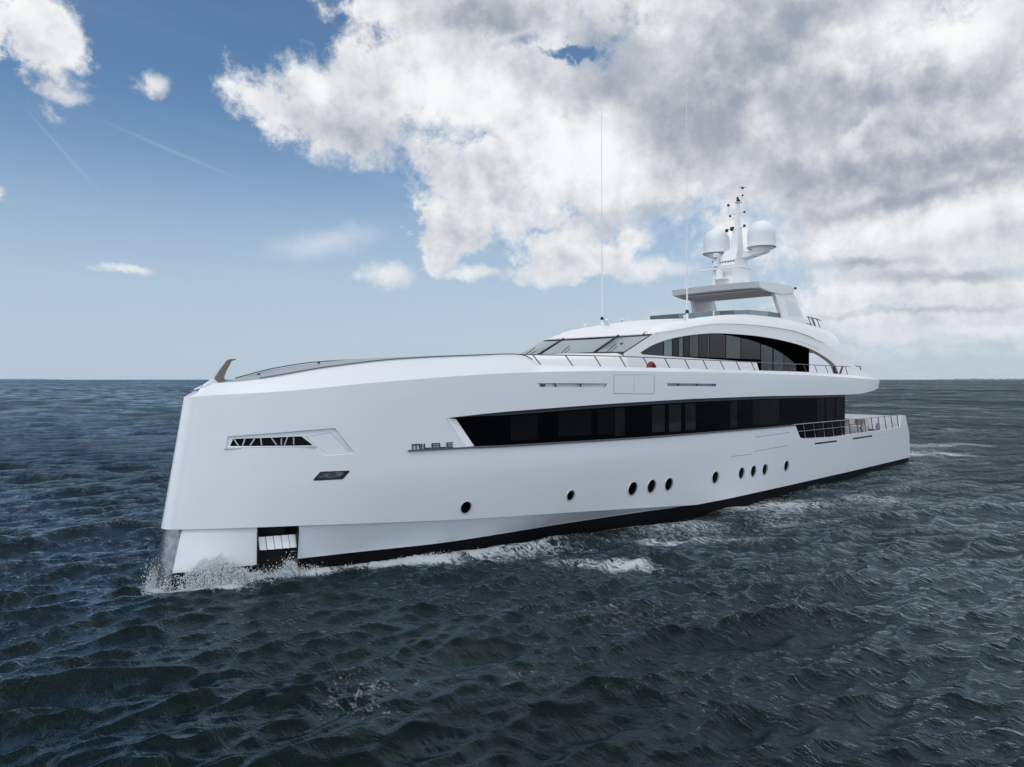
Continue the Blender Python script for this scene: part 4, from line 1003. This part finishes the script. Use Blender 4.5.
# ================================================================== sea
def sea():
    cx, cy = CAM[0], CAM[1]
    yv = np.concatenate([np.array([2600, 2000, 1600, 1300, 1080, 920, 800, 710, 640, 580, 540, 510, 485, 465]), np.arange(450, 120, -.85), np.arange(120, 50, -.6), np.arange(50, 2.5, -.24), [2.2, 1.9], [1.6, 1.2, .9, .6, .4, .28, .2, .12, .07]])
    r = 710 * 6.0 / yv; r = np.concatenate([[0.5], r])
    a0 = math.degrees(math.atan2(FW[1], FW[0]))
    azf = np.arange(-48, 48.001, .066); azc = np.arange(50, 311, 2.2)
    az = np.radians(a0 + np.concatenate([azf, azc]))
    nA = len(az); nR = len(r)
    Rg, Ag = np.meshgrid(r, az, indexing='ij')
    X = cx + Rg * np.cos(Ag); Y = cy + Rg * np.sin(Ag)
    dr = np.gradient(r)[:, None]
    s_ = X.copy(); t_ = -Y
    # distance outside the hull
    hb = np.interp(s_, [-1, 0, .3, 1, 2.3, 3.6, 6, 8.6, 13.5, 18, 20.9, 27, 38, 50.5, 51], [0, .3, .66, .95, 1.4, 1.78, 2.35, 2.9, 3.42, 3.97, 4.29, 4.5, 4.44, 4.28, 0])
    dh = np.abs(t_) - hb
    inside_s = (s_ > -.5) & (s_ < 50.6)
    near = np.where(inside_s, np.exp(-np.clip(dh, 0, 50) / 2.2), 0)
    wind = math.radians(a0 - 155)                # waves travel roughly towards the viewer, to the left
    H = np.zeros_like(X); DX = np.zeros_like(X); DY = np.zeros_like(X)
    lam = np.exp(np.linspace(math.log(.42), math.log(13), 84)); rg = np.random.default_rng(11)
    for i, l in enumerate(lam):
        spread = .75 if l < 1.2 else .42
        th = wind + rg.normal(0, spread * .8); k = 2 * math.pi / l; ph = rg.uniform(0, 2 * math.pi)
        amp = .0100 * l ** .66 * math.exp(-(l / 9.0) ** 3) * rg.uniform(.6, 1.3) * (1.08 if 1.0 < l < 3.2 else (.80 if l >= 3.2 else 1.0))
        att = np.clip((l / (np.maximum(dr, Rg * .00115) * 1.7) - 1) / 1.3, 0, 1)
        ph2 = k * (X * math.cos(th) + Y * math.sin(th)) + ph
        # slow group modulation so that crests come in patches
        g = 1 + .45 * np.sin(.11 * k * (X * math.cos(th + 1.2) + Y * math.sin(th + 1.2)) + ph * 3.1)
        c = np.cos(ph2); sn = np.sin(ph2); a = amp * att * g
        H += a * c; DX -= a * math.cos(th) * sn * .85; DY -= a * math.sin(th) * sn * .85
    fac = 1 - .45 * near
    H *= fac; DX *= fac * (1 - near); DY *= fac * (1 - near)
    # standing wave system of the moving hull
    prof = np.interp(s_, [-1.5, -.6, .4, 1.6, 3, 5, 8, 13, 18, 24, 30, 36, 43, 49, 52, 60], [0, .0, .0, -.02, -.02, .0, -.05, -.25, -.32, -.28, -.12, -.10, -.06, -.02, .1, 0])
    H += prof * np.exp(-np.clip(dh, 0, 60) / 2.6)
    # diverging bow wave crest (port and starboard)
    for k_, s0, am in ((.235, 1.0, .20), (.25, 10.0, .12)):
        cr = hb * .0 + 1.2 + (s_ - s0) * k_ + .8 * (s0 > 5) * 2.6
        dd = np.abs(t_) - cr
        on = np.clip((s_ - s0) / 3, 0, 1) * np.exp(-np.clip(s_ - s0, 0, 99) / 16)
        H += am * on * np.exp(-(dd / .6) ** 2) * (dh > 0)
    # foam density
    foam = np.zeros_like(X)
    hp = np.clip(dh, 0, 9)
    def nz(sc_, seed):
        rr = np.random.default_rng(seed); o = np.zeros_like(X)
        for _ in range(7):
            th = rr.uniform(0, 6.28); kk = sc_ * rr.uniform(.6, 1.7); o += np.sin(kk * (X * math.cos(th) + Y * math.sin(th)) + rr.uniform(0, 6.28))
        return o / 7 ** .5
    n_a = nz(1.6, 3); n_b = nz(.55, 5)
    line = np.interp(s_, [-1.5, -.4, 0, 2.5, 4, 6, 8.5, 11, 60], [0, .4, .9, .9, .72, .78, .85, .25, .15])
    foam += line * np.exp(-(hp / np.interp(s_, [0, 4, 8, 12], [.62, .5, .75, .9])) ** 2) * inside_s
    wid = np.interp(s_, [8, 14, 25, 50], [.8, 2.2, 3.2, 3.6])
    foam += .60 * np.exp(-((hp - wid * .75) / wid) ** 2) * inside_s * (s_ > 9) * np.clip(.62 + .5 * n_b, 0, 1)
    def patch(px, py, rx, ry, amp):
        Z = 710 * 6.0 / (py - 379.5); qx = cx + FW[0] * Z + RT[0] * (px - 512) / 710 * Z; qy = cy + FW[1] * Z + RT[1] * (px - 512) / 710 * Z
        du = (X - qx) * RT[0] + (Y - qy) * RT[1]; dv = (X - qx) * FW[0] + (Y - qy) * FW[1]
        return amp * np.exp(-(du / rx) ** 2 - (dv / ry) ** 2)
    for p in ((590, 565, 2.0, .5, .82), (640, 563, .9, .4, .62), (430, 560, 1.8, .45, .95), (370, 566, 1.3, .35, .7), (690, 522, 3.0, .8, .52), (640, 538, 2.4, .5, .46), (790, 505, 3.5, 1.0, .40), (830, 522, 3, 1.0, .42), (740, 540, 2.5, .7, .36), (860, 500, 4, 1.2, .32),
              (300, 575, 1.2, .3, 1.0), (215, 590, 1.0, .35, 1.1), (600, 545, 2.0, .5, .45), (940, 455, 6, 2.5, .75), (660, 700, 2.6, 1.6, .30), (450, 690, 2.6, 1.8, .24), (560, 620, 4, 2.0, .28), (760, 600, 4, 2.5, .26), (240, 745, .9, .7, .2), (350, 700, 1.5, 1.8, .2), (900, 430, 16, 3, .45), (985, 445, 10, 2, .4), (160, 590, .6, .5, .9)):
        foam += patch(*p) * np.clip(.8 + .35 * n_a, .3, 1.3)
    foam += np.where(s_ > 50, .5 * np.exp(-((np.abs(t_)) / (4.2 + .08 * np.clip(s_ - 50, 0, 300))) ** 2) * np.exp(-np.clip(s_ - 50, 0, 999) / 45), 0)
    # whitecaps on the sharpest crests
    wc = np.clip((H - .22) / .12, 0, 1) * np.clip(.35 * n_b + .1, 0, 1); foam += wc * .6 * (Rg > 18) * (Rg < 220)
    foam = np.clip(foam, 0, 1.3)
    lod = np.clip(np.log(np.maximum(dr, Rg * .00115) / .12) / np.log(30), 0, 1) + 0 * X
    H += .05 * np.clip(foam - .3, 0, 1) * (n_a * .6 + .3)
    tw = np.clip((Rg - 900) / 2500, 0, 1); H *= 1 - tw
    V = np.stack([X + DX, Y + DY, H], -1).reshape(-1, 3)
    i, j = np.meshgrid(np.arange(nR - 1), np.arange(nA), indexing='ij'); j2 = (j + 1) % nA
    F = np.stack([i * nA + j, (i + 1) * nA + j, (i + 1) * nA + j2, i * nA + j2], -1).reshape(-1, 4)
    me = bpy.data.meshes.new('sea'); me.vertices.add(len(V)); me.vertices.foreach_set('co', V.ravel())
    me.loops.add(F.size); me.loops.foreach_set('vertex_index', F.ravel()); me.polygons.add(len(F))
    me.polygons.foreach_set('loop_start', np.arange(0, F.size, 4)); me.polygons.foreach_set('loop_total', np.full(len(F), 4))
    me.polygons.foreach_set('use_smooth', np.ones(len(F), bool)); me.update(calc_edges=True)
    at = me.attributes.new('foam', 'FLOAT', 'POINT'); at.data.foreach_set('value', foam.ravel().astype(np.float32))
    at = me.attributes.new('far', 'FLOAT', 'POINT'); at.data.foreach_set('value', (np.clip(np.log(Rg / 55) / math.log(8), 0, 1) * .9).ravel().astype(np.float32))
    at = me.attributes.new('lod', 'FLOAT', 'POINT'); at.data.foreach_set('value', lod.ravel().astype(np.float32))
    o = bpy.data.objects.new('sea', me); COL.objects.link(o); tag(o, kind='structure')
    # water
    m = bpy.data.materials.new('sea_water'); m.use_nodes = True; N = m.node_tree.nodes; L = m.node_tree.links; p = N['Principled BSDF']; outn = N['Material Output']
    tc = N.new('ShaderNodeTexCoord')
    def no(scale, detail, rough, vs=(1, 1, 1), dist=0.0, typ='ShaderNodeTexNoise'):
        mp = N.new('ShaderNodeMapping'); mp.inputs['Scale'].default_value = vs; mp.inputs['Rotation'].default_value = (0, 0, -wind); L.new(tc.outputs['Object'], mp.inputs[0])
        n = N.new(typ); n.inputs['Scale'].default_value = scale; n.inputs['Detail'].default_value = detail; n.inputs['Roughness'].default_value = rough
        if 'Distortion' in n.inputs: n.inputs['Distortion'].default_value = dist
        L.new(mp.outputs[0], n.inputs['Vector']); return n.outputs[0]
    def mth(op, a, b=0.0, c=0.0, clamp=False):
        n = N.new('ShaderNodeMath'); n.operation = op; n.use_clamp = clamp
        for k, q in enumerate((a, b, c)):
            if isinstance(q, (int, float)): n.inputs[k].default_value = q
            else: L.new(q, n.inputs[k])
        return n.outputs[0]
    ld = N.new('ShaderNodeAttribute'); ld.attribute_name = 'lod'; lo = ld.outputs['Fac']
    def bump(h, dist, prev=None):
        b = N.new('ShaderNodeBump'); b.inputs['Strength'].default_value = 1; L.new(h, b.inputs['Height']); L.new(dist, b.inputs['Distance'])
        if prev: L.new(prev, b.inputs['Normal'])
        return b.outputs[0]
    nb = bump(no(.075, 4, .6, (1, .30, 1), .4), mth('MULTIPLY', mth('MULTIPLY', lo, lo), 9.0))
    nb = bump(no(.30, 5, .60, (1, .40, 1), .4), mth('MULTIPLY_ADD', lo, 2.2, .06), nb)
    nb = bump(no(1.0, 5, .62, (1, .45, 1), .7), mth('MULTIPLY_ADD', lo, 1.0, .10), nb)
    sl = N.new('ShaderNodeMapRange'); L.new(no(.09, 4, .6, (1, .45, 1), .8), sl.inputs[0]); sl.inputs[1].default_value = .36; sl.inputs[2].default_value = .62; sl.inputs[3].default_value = .25; sl.inputs[4].default_value = 1.35
    nb = bump(no(3.6, 4, .62, (1, .5, 1), 1.0), mth('MULTIPLY', sl.outputs[0], mth('MULTIPLY_ADD', lo, .22, .085)), nb)
    nb = bump(no(13, 3, .6, (1, .7, 1), .5), mth('MULTIPLY', sl.outputs[0], mth('MULTIPLY_ADD', lo, .02, .024)), nb)
    class _o: outputs = [nb]
    b3 = _o
    va = N.new('ShaderNodeMix'); va.data_type = 'RGBA'; va.inputs[6].default_value = (.002, .0055, .0065, 1); va.inputs[7].default_value = (.0045, .0105, .0095, 1); L.new(no(.12, 3, .5), va.inputs[0]); L.new(va.outputs[2], p.inputs['Base Color'])
    f = N.new('ShaderNodeAttribute'); f.attribute_name = 'foam'
    lace = no(1.5, 9, .70, (1, .6, 1), 2.2); fine = no(4.5, 7, .72, (1, .7, 1), 1.2)
    rid = mth('SUBTRACT', 1.0, mth('MULTIPLY', mth('ABSOLUTE', mth('SUBTRACT', lace, .5)), 5.0))
    rid = mth('MAXIMUM', rid, 0.0)
    field = mth('ADD', mth('MULTIPLY', rid, .62), mth('ADD', mth('MULTIPLY', fine, 1.2), -.58))
    fm = mth('ADD', mth('MULTIPLY', f.outputs['Fac'], .80), mth('SUBTRACT', mth('MULTIPLY', field, mth('MULTIPLY', f.outputs['Fac'], 6.0, clamp=True)), .88))
    mr = N.new('ShaderNodeMapRange'); mr.interpolation_type = 'SMOOTHSTEP'; L.new(fm, mr.inputs[0]); mr.inputs[1].default_value = -.08; mr.inputs[2].default_value = .50; mr.inputs[4].default_value = .9
    # scattered flecks and small whitecaps far and near
    spots = no(.30, 9, .78, (1, .30, 1), .4); s2 = N.new('ShaderNodeMapRange'); s2.interpolation_type = 'SMOOTHSTEP'; L.new(spots, s2.inputs[0]); s2.inputs[1].default_value = .70; s2.inputs[2].default_value = .80; s2.inputs[4].default_value = .5
    tot = mth('MAXIMUM', mr.outputs[0], s2.outputs[0], clamp=True)
    fo = N.new('ShaderNodeBsdfPrincipled'); fo.inputs['Base Color'].default_value = (.52, .58, .62, 1); fo.inputs['Roughness'].default_value = .8
    fb = N.new('ShaderNodeBump'); fb.inputs['Distance'].default_value = .03; L.new(fine, fb.inputs['Height']); L.new(fb.outputs[0], fo.inputs['Normal'])
    mix = N.new('ShaderNodeMixShader'); L.new(tot, mix.inputs[0]); L.new(p.outputs[0], mix.inputs[1]); L.new(fo.outputs[0], mix.inputs[2]); L.new(mix.outputs[0], outn.inputs[0])
    df = N.new('ShaderNodeBsdfDiffuse'); L.new(va.outputs[2], df.inputs[0])
    gl = N.new('ShaderNodeBsdfGlossy'); gl.inputs['Color'].default_value = (.74, .89, 1.0, 1); L.new(mth('MULTIPLY_ADD', lo, .14, .035), gl.inputs['Roughness']); L.new(b3.outputs[0], gl.inputs['Normal'])
    fr = N.new('ShaderNodeFresnel'); fr.inputs['IOR'].default_value = 1.333; L.new(b3.outputs[0], fr.inputs['Normal'])
    f0 = mth('MAXIMUM', mth('SUBTRACT', fr.outputs[0], .017), 0.0)
    F_ = mth('DIVIDE', f0, mth('MULTIPLY_ADD', fr.outputs[0], mth('MULTIPLY_ADD', lo, 1.3, .35), 1.0))
    gu = N.new('ShaderNodeMapRange'); L.new(no(.022, 5, .62, (1, .22, 1), .5), gu.inputs[0]); gu.inputs[1].default_value = .33; gu.inputs[2].default_value = .67; gu.inputs[3].default_value = .82; gu.inputs[4].default_value = 1.85
    g2 = N.new('ShaderNodeMapRange'); L.new(no(.005, 6, .68, (1, .22, 1), .5), g2.inputs[0]); g2.inputs[1].default_value = .33; g2.inputs[2].default_value = .67; g2.inputs[3].default_value = .55; g2.inputs[4].default_value = 1.55
    g3 = N.new('ShaderNodeMapRange'); L.new(no(.15, 3, .6, (1, .5, 1), .3), g3.inputs[0]); g3.inputs[1].default_value = .42; g3.inputs[2].default_value = .62; g3.inputs[3].default_value = .30; g3.inputs[4].default_value = 2.1
    l2 = N.new('ShaderNodeAttribute'); l2.attribute_name = 'far'
    gy = N.new('ShaderNodeMix'); L.new(l2.outputs['Fac'], gy.inputs[0]); gy.inputs[2].default_value = 1.0; L.new(g3.outputs[0], gy.inputs[3])
    F_ = mth('MULTIPLY', F_, gy.outputs[0])
    gx = N.new('ShaderNodeMix'); L.new(lo, gx.inputs[0]); gx.inputs[2].default_value = 1.0; L.new(mth('MULTIPLY', g2.outputs[0], 1.18), gx.inputs[3])
    F_ = mth('MULTIPLY', mth('MULTIPLY', F_, gu.outputs[0]), gx.outputs[0])
    wm = N.new('ShaderNodeMixShader'); L.new(F_, wm.inputs[0]); L.new(df.outputs[0], wm.inputs[1]); L.new(gl.outputs[0], wm.inputs[2])
    L.new(wm.outputs[0], mix.inputs[1])
    N.remove(p)
    me.materials.append(m)
sea()
# ------------------------------------------------------------------ thrown water at the bow
def spray():
    rg = np.random.default_rng(5); P = []; Rr = []
    def emit(n, s, t, z, ds, dt, dz, rmin, rmax, arc=0.0):
        a = rg.normal(0, 1, (n, 3)); zz = np.abs(a[:, 2]) * dz
        P.append(np.stack([s + a[:, 0] * ds, -(t + np.abs(a[:, 1]) * dt * np.sign(dt if dt else 1) + zz * arc), z + zz], 1)); Rr.append(rmin + (rmax - rmin) * rg.random(n) ** 3)
    def hb(s): return float(np.interp(s, [0, .3, 1, 2.3, 3.6, 6, 8.6, 11], [.3, .66, .95, 1.4, 1.78, 2.35, 2.9, 3.1]))
    # jets: (s, out, height, amount)
    for s, out, h, n, ds in ((-.12, .0, .62, 1000, .10), (.1, .35, .5, 900, .2), (.9, .25, .55, 1500, .25), (1.3, .35, .80, 2600, .28), (1.7, .45, .55, 1800, .30), (2.2, .5, .35, 1300, .3), (2.9, .35, .40, 1700, .22), (3.15, .15, .62, 1500, .13), (3.6, .25, .3, 1000, .3),
                             (4.6, .2, .14, 800, .5), (6.2, .25, .14, 900, .5), (7.4, .35, .17, 1500, .4), (8.2, .6, .13, 900, .5)):
        for sg in (1, -1):
            q = len(P); n_ = int(n * 1.0); emit(n_ if sg > 0 else n_ // 4, s, hb(max(s, 0)) * (1 if s > -.1 else 0) + .03 + .1 * out, -.02, ds, out * .55, h * .5, .0032, .015, .35)
            if sg < 0: P[q][:, 1] *= -1
    # the torn sheet climbing the side and falling over
    for k in range(26):
        th = rg.uniform(0, 1); s0 = .3 + 1.9 * th; top = .25 + .62 * math.sin(math.pi * min(1, th * 1.15)) ** .8 * rg.uniform(.7, 1.1); n = 150
        u = rg.random(n); P.append(np.stack([s0 + rg.normal(0, .05, n) + u * .18, -(hb(s0) + .05 + .42 * u + rg.normal(0, .035, n)), top * (4 * u * (1 - u)) ** .7 + rg.normal(0, .04, n)], 1)); Rr.append(.003 + .012 * rg.random(n) ** 2)
    sheets = MB()
    for sg, s0, s1, c, wd, top_, base_ in ((1, .25, 2.7, 1.25, .62, .50, .16), (1, 2.6, 3.9, 3.1, .28, .42, .10), (-1, -.1, 1.6, .2, .5, .60, .15)):
        nu, nv = 90, 26; G = []
        for i in range(nu):
            s = s0 + (s1 - s0) * i / (nu - 1); j = math.sin(s * 23) * .05 + math.sin(s * 51 + 1) * .035 + math.sin(s * 97) * .02
            hh = (base_ + top_ * math.exp(-((s - c) / wd) ** 2)) * (1 + j * 2.2) * min(1, (s - s0) * 4 + .1) * min(1, (s1 - s) * 3 + .1); r = []
            for k in range(nv):
                v = k / (nv - 1); q = .03 * math.sin(s * 31 + v * 9) + .02 * math.sin(s * 67 - v * 23)
                r.append((s + .22 * v + q, -sg * (hb(max(s, 0)) + .02 + (.26 + .5 * hh) * v + q), -.12 + hh * (4 * min(v, .999) * (1 - v)) ** .6 + .14 * (1 - v) + q * .5))
            G.append(r)
        sheets.grid(G, 0, True)
    sm_ = bpy.data.materials.new('torn_water_sheet'); sm_.use_nodes = True; SN = sm_.node_tree.nodes; SL = sm_.node_tree.links; sp = SN['Principled BSDF']
    sp.inputs['Base Color'].default_value = (.66, .71, .74, 1); sp.inputs['Roughness'].default_value = .45
    stc = SN.new('ShaderNodeTexCoord'); sn = SN.new('ShaderNodeTexNoise'); sn.inputs['Scale'].default_value = 7.5; sn.inputs['Detail'].default_value = 9; sn.inputs['Roughness'].default_value = .74; sn.inputs['Distortion'].default_value = .8
    SL.new(stc.outputs['Object'], sn.inputs['Vector']); smr = SN.new('ShaderNodeMapRange'); smr.interpolation_type = 'SMOOTHSTEP'; SL.new(sn.outputs[0], smr.inputs[0]); smr.inputs[1].default_value = .47; smr.inputs[2].default_value = .60; smr.inputs[4].default_value = .92
    SL.new(smr.outputs[0], sp.inputs['Alpha']); sb = SN.new('ShaderNodeBump'); sb.inputs['Distance'].default_value = .06; SL.new(sn.outputs[0], sb.inputs['Height']); SL.new(sb.outputs[0], sp.inputs['Normal'])
    so_ = sheets.build('bow_splash', sm_); tag(so_, 'torn white sheets of water curling off both sides of the bow', 'splash', kind='stuff')
    P = np.concatenate(P); Rr = np.concatenate(Rr); n = len(P)
    base = np.array([[1, 0, 0], [-1, 0, 0], [0, 1, 0], [0, -1, 0], [0, 0, 1], [0, 0, -1]], float)
    st = 1 + rg.random((n, 1, 3)) * .9
    V = (P[:, None, :] + base[None] * Rr[:, None, None] * st).reshape(-1, 3)
    tri = np.array([[0, 2, 4], [2, 1, 4], [1, 3, 4], [3, 0, 4], [2, 0, 5], [1, 2, 5], [3, 1, 5], [0, 3, 5]])
    F = (tri[None] + (np.arange(n) * 6)[:, None, None]).reshape(-1, 3)
    me = bpy.data.meshes.new('bow_spray'); me.vertices.add(len(V)); me.vertices.foreach_set('co', V.ravel())
    me.loops.add(F.size); me.loops.foreach_set('vertex_index', F.ravel()); me.polygons.add(len(F)); me.polygons.foreach_set('loop_start', np.arange(0, F.size, 3)); me.polygons.foreach_set('loop_total', np.full(len(F), 3))
    me.polygons.foreach_set('use_smooth', np.ones(len(F), bool)); me.update(calc_edges=True)
    me.materials.append(mat('white_water', (.72, .77, .80), .6))
    o = bpy.data.objects.new('bow_spray', me); COL.objects.link(o); tag(o, 'white droplets thrown up where the bow cuts the water', 'spray', kind='stuff')
spray()
# ------------------------------------------------------------------ far low coast on both sides of the horizon
def coast():
    for x0, x1, D, h, seed in ((-40, 64, 15000, 26, 3), (930, 1100, 14000, 30, 9)):
        rg = np.random.default_rng(seed); n = 90; mb = MB(); rows = []
        for k, dd in enumerate((0, 250, 600)):
            r = []
            for i in range(n):
                px = x0 + (x1 - x0) * i / (n - 1); a = (px - 512) / 710; f = math.sin(math.pi * i / (n - 1)) ** .4
                b = np.array([CAM[0], CAM[1]]) + (FW[:2] + RT[:2] * a) * (D + dd); hh = 0 if k != 1 else h * f * rg.uniform(.4, 1.0)
                r.append((b[0], b[1], hh - .5))
            rows.append(r)
        mb.grid(rows, 0, False); o = mb.build('coast', mat('distant_land', (.16, .20, .24), 1.0)); tag(o, kind='structure')
coast()
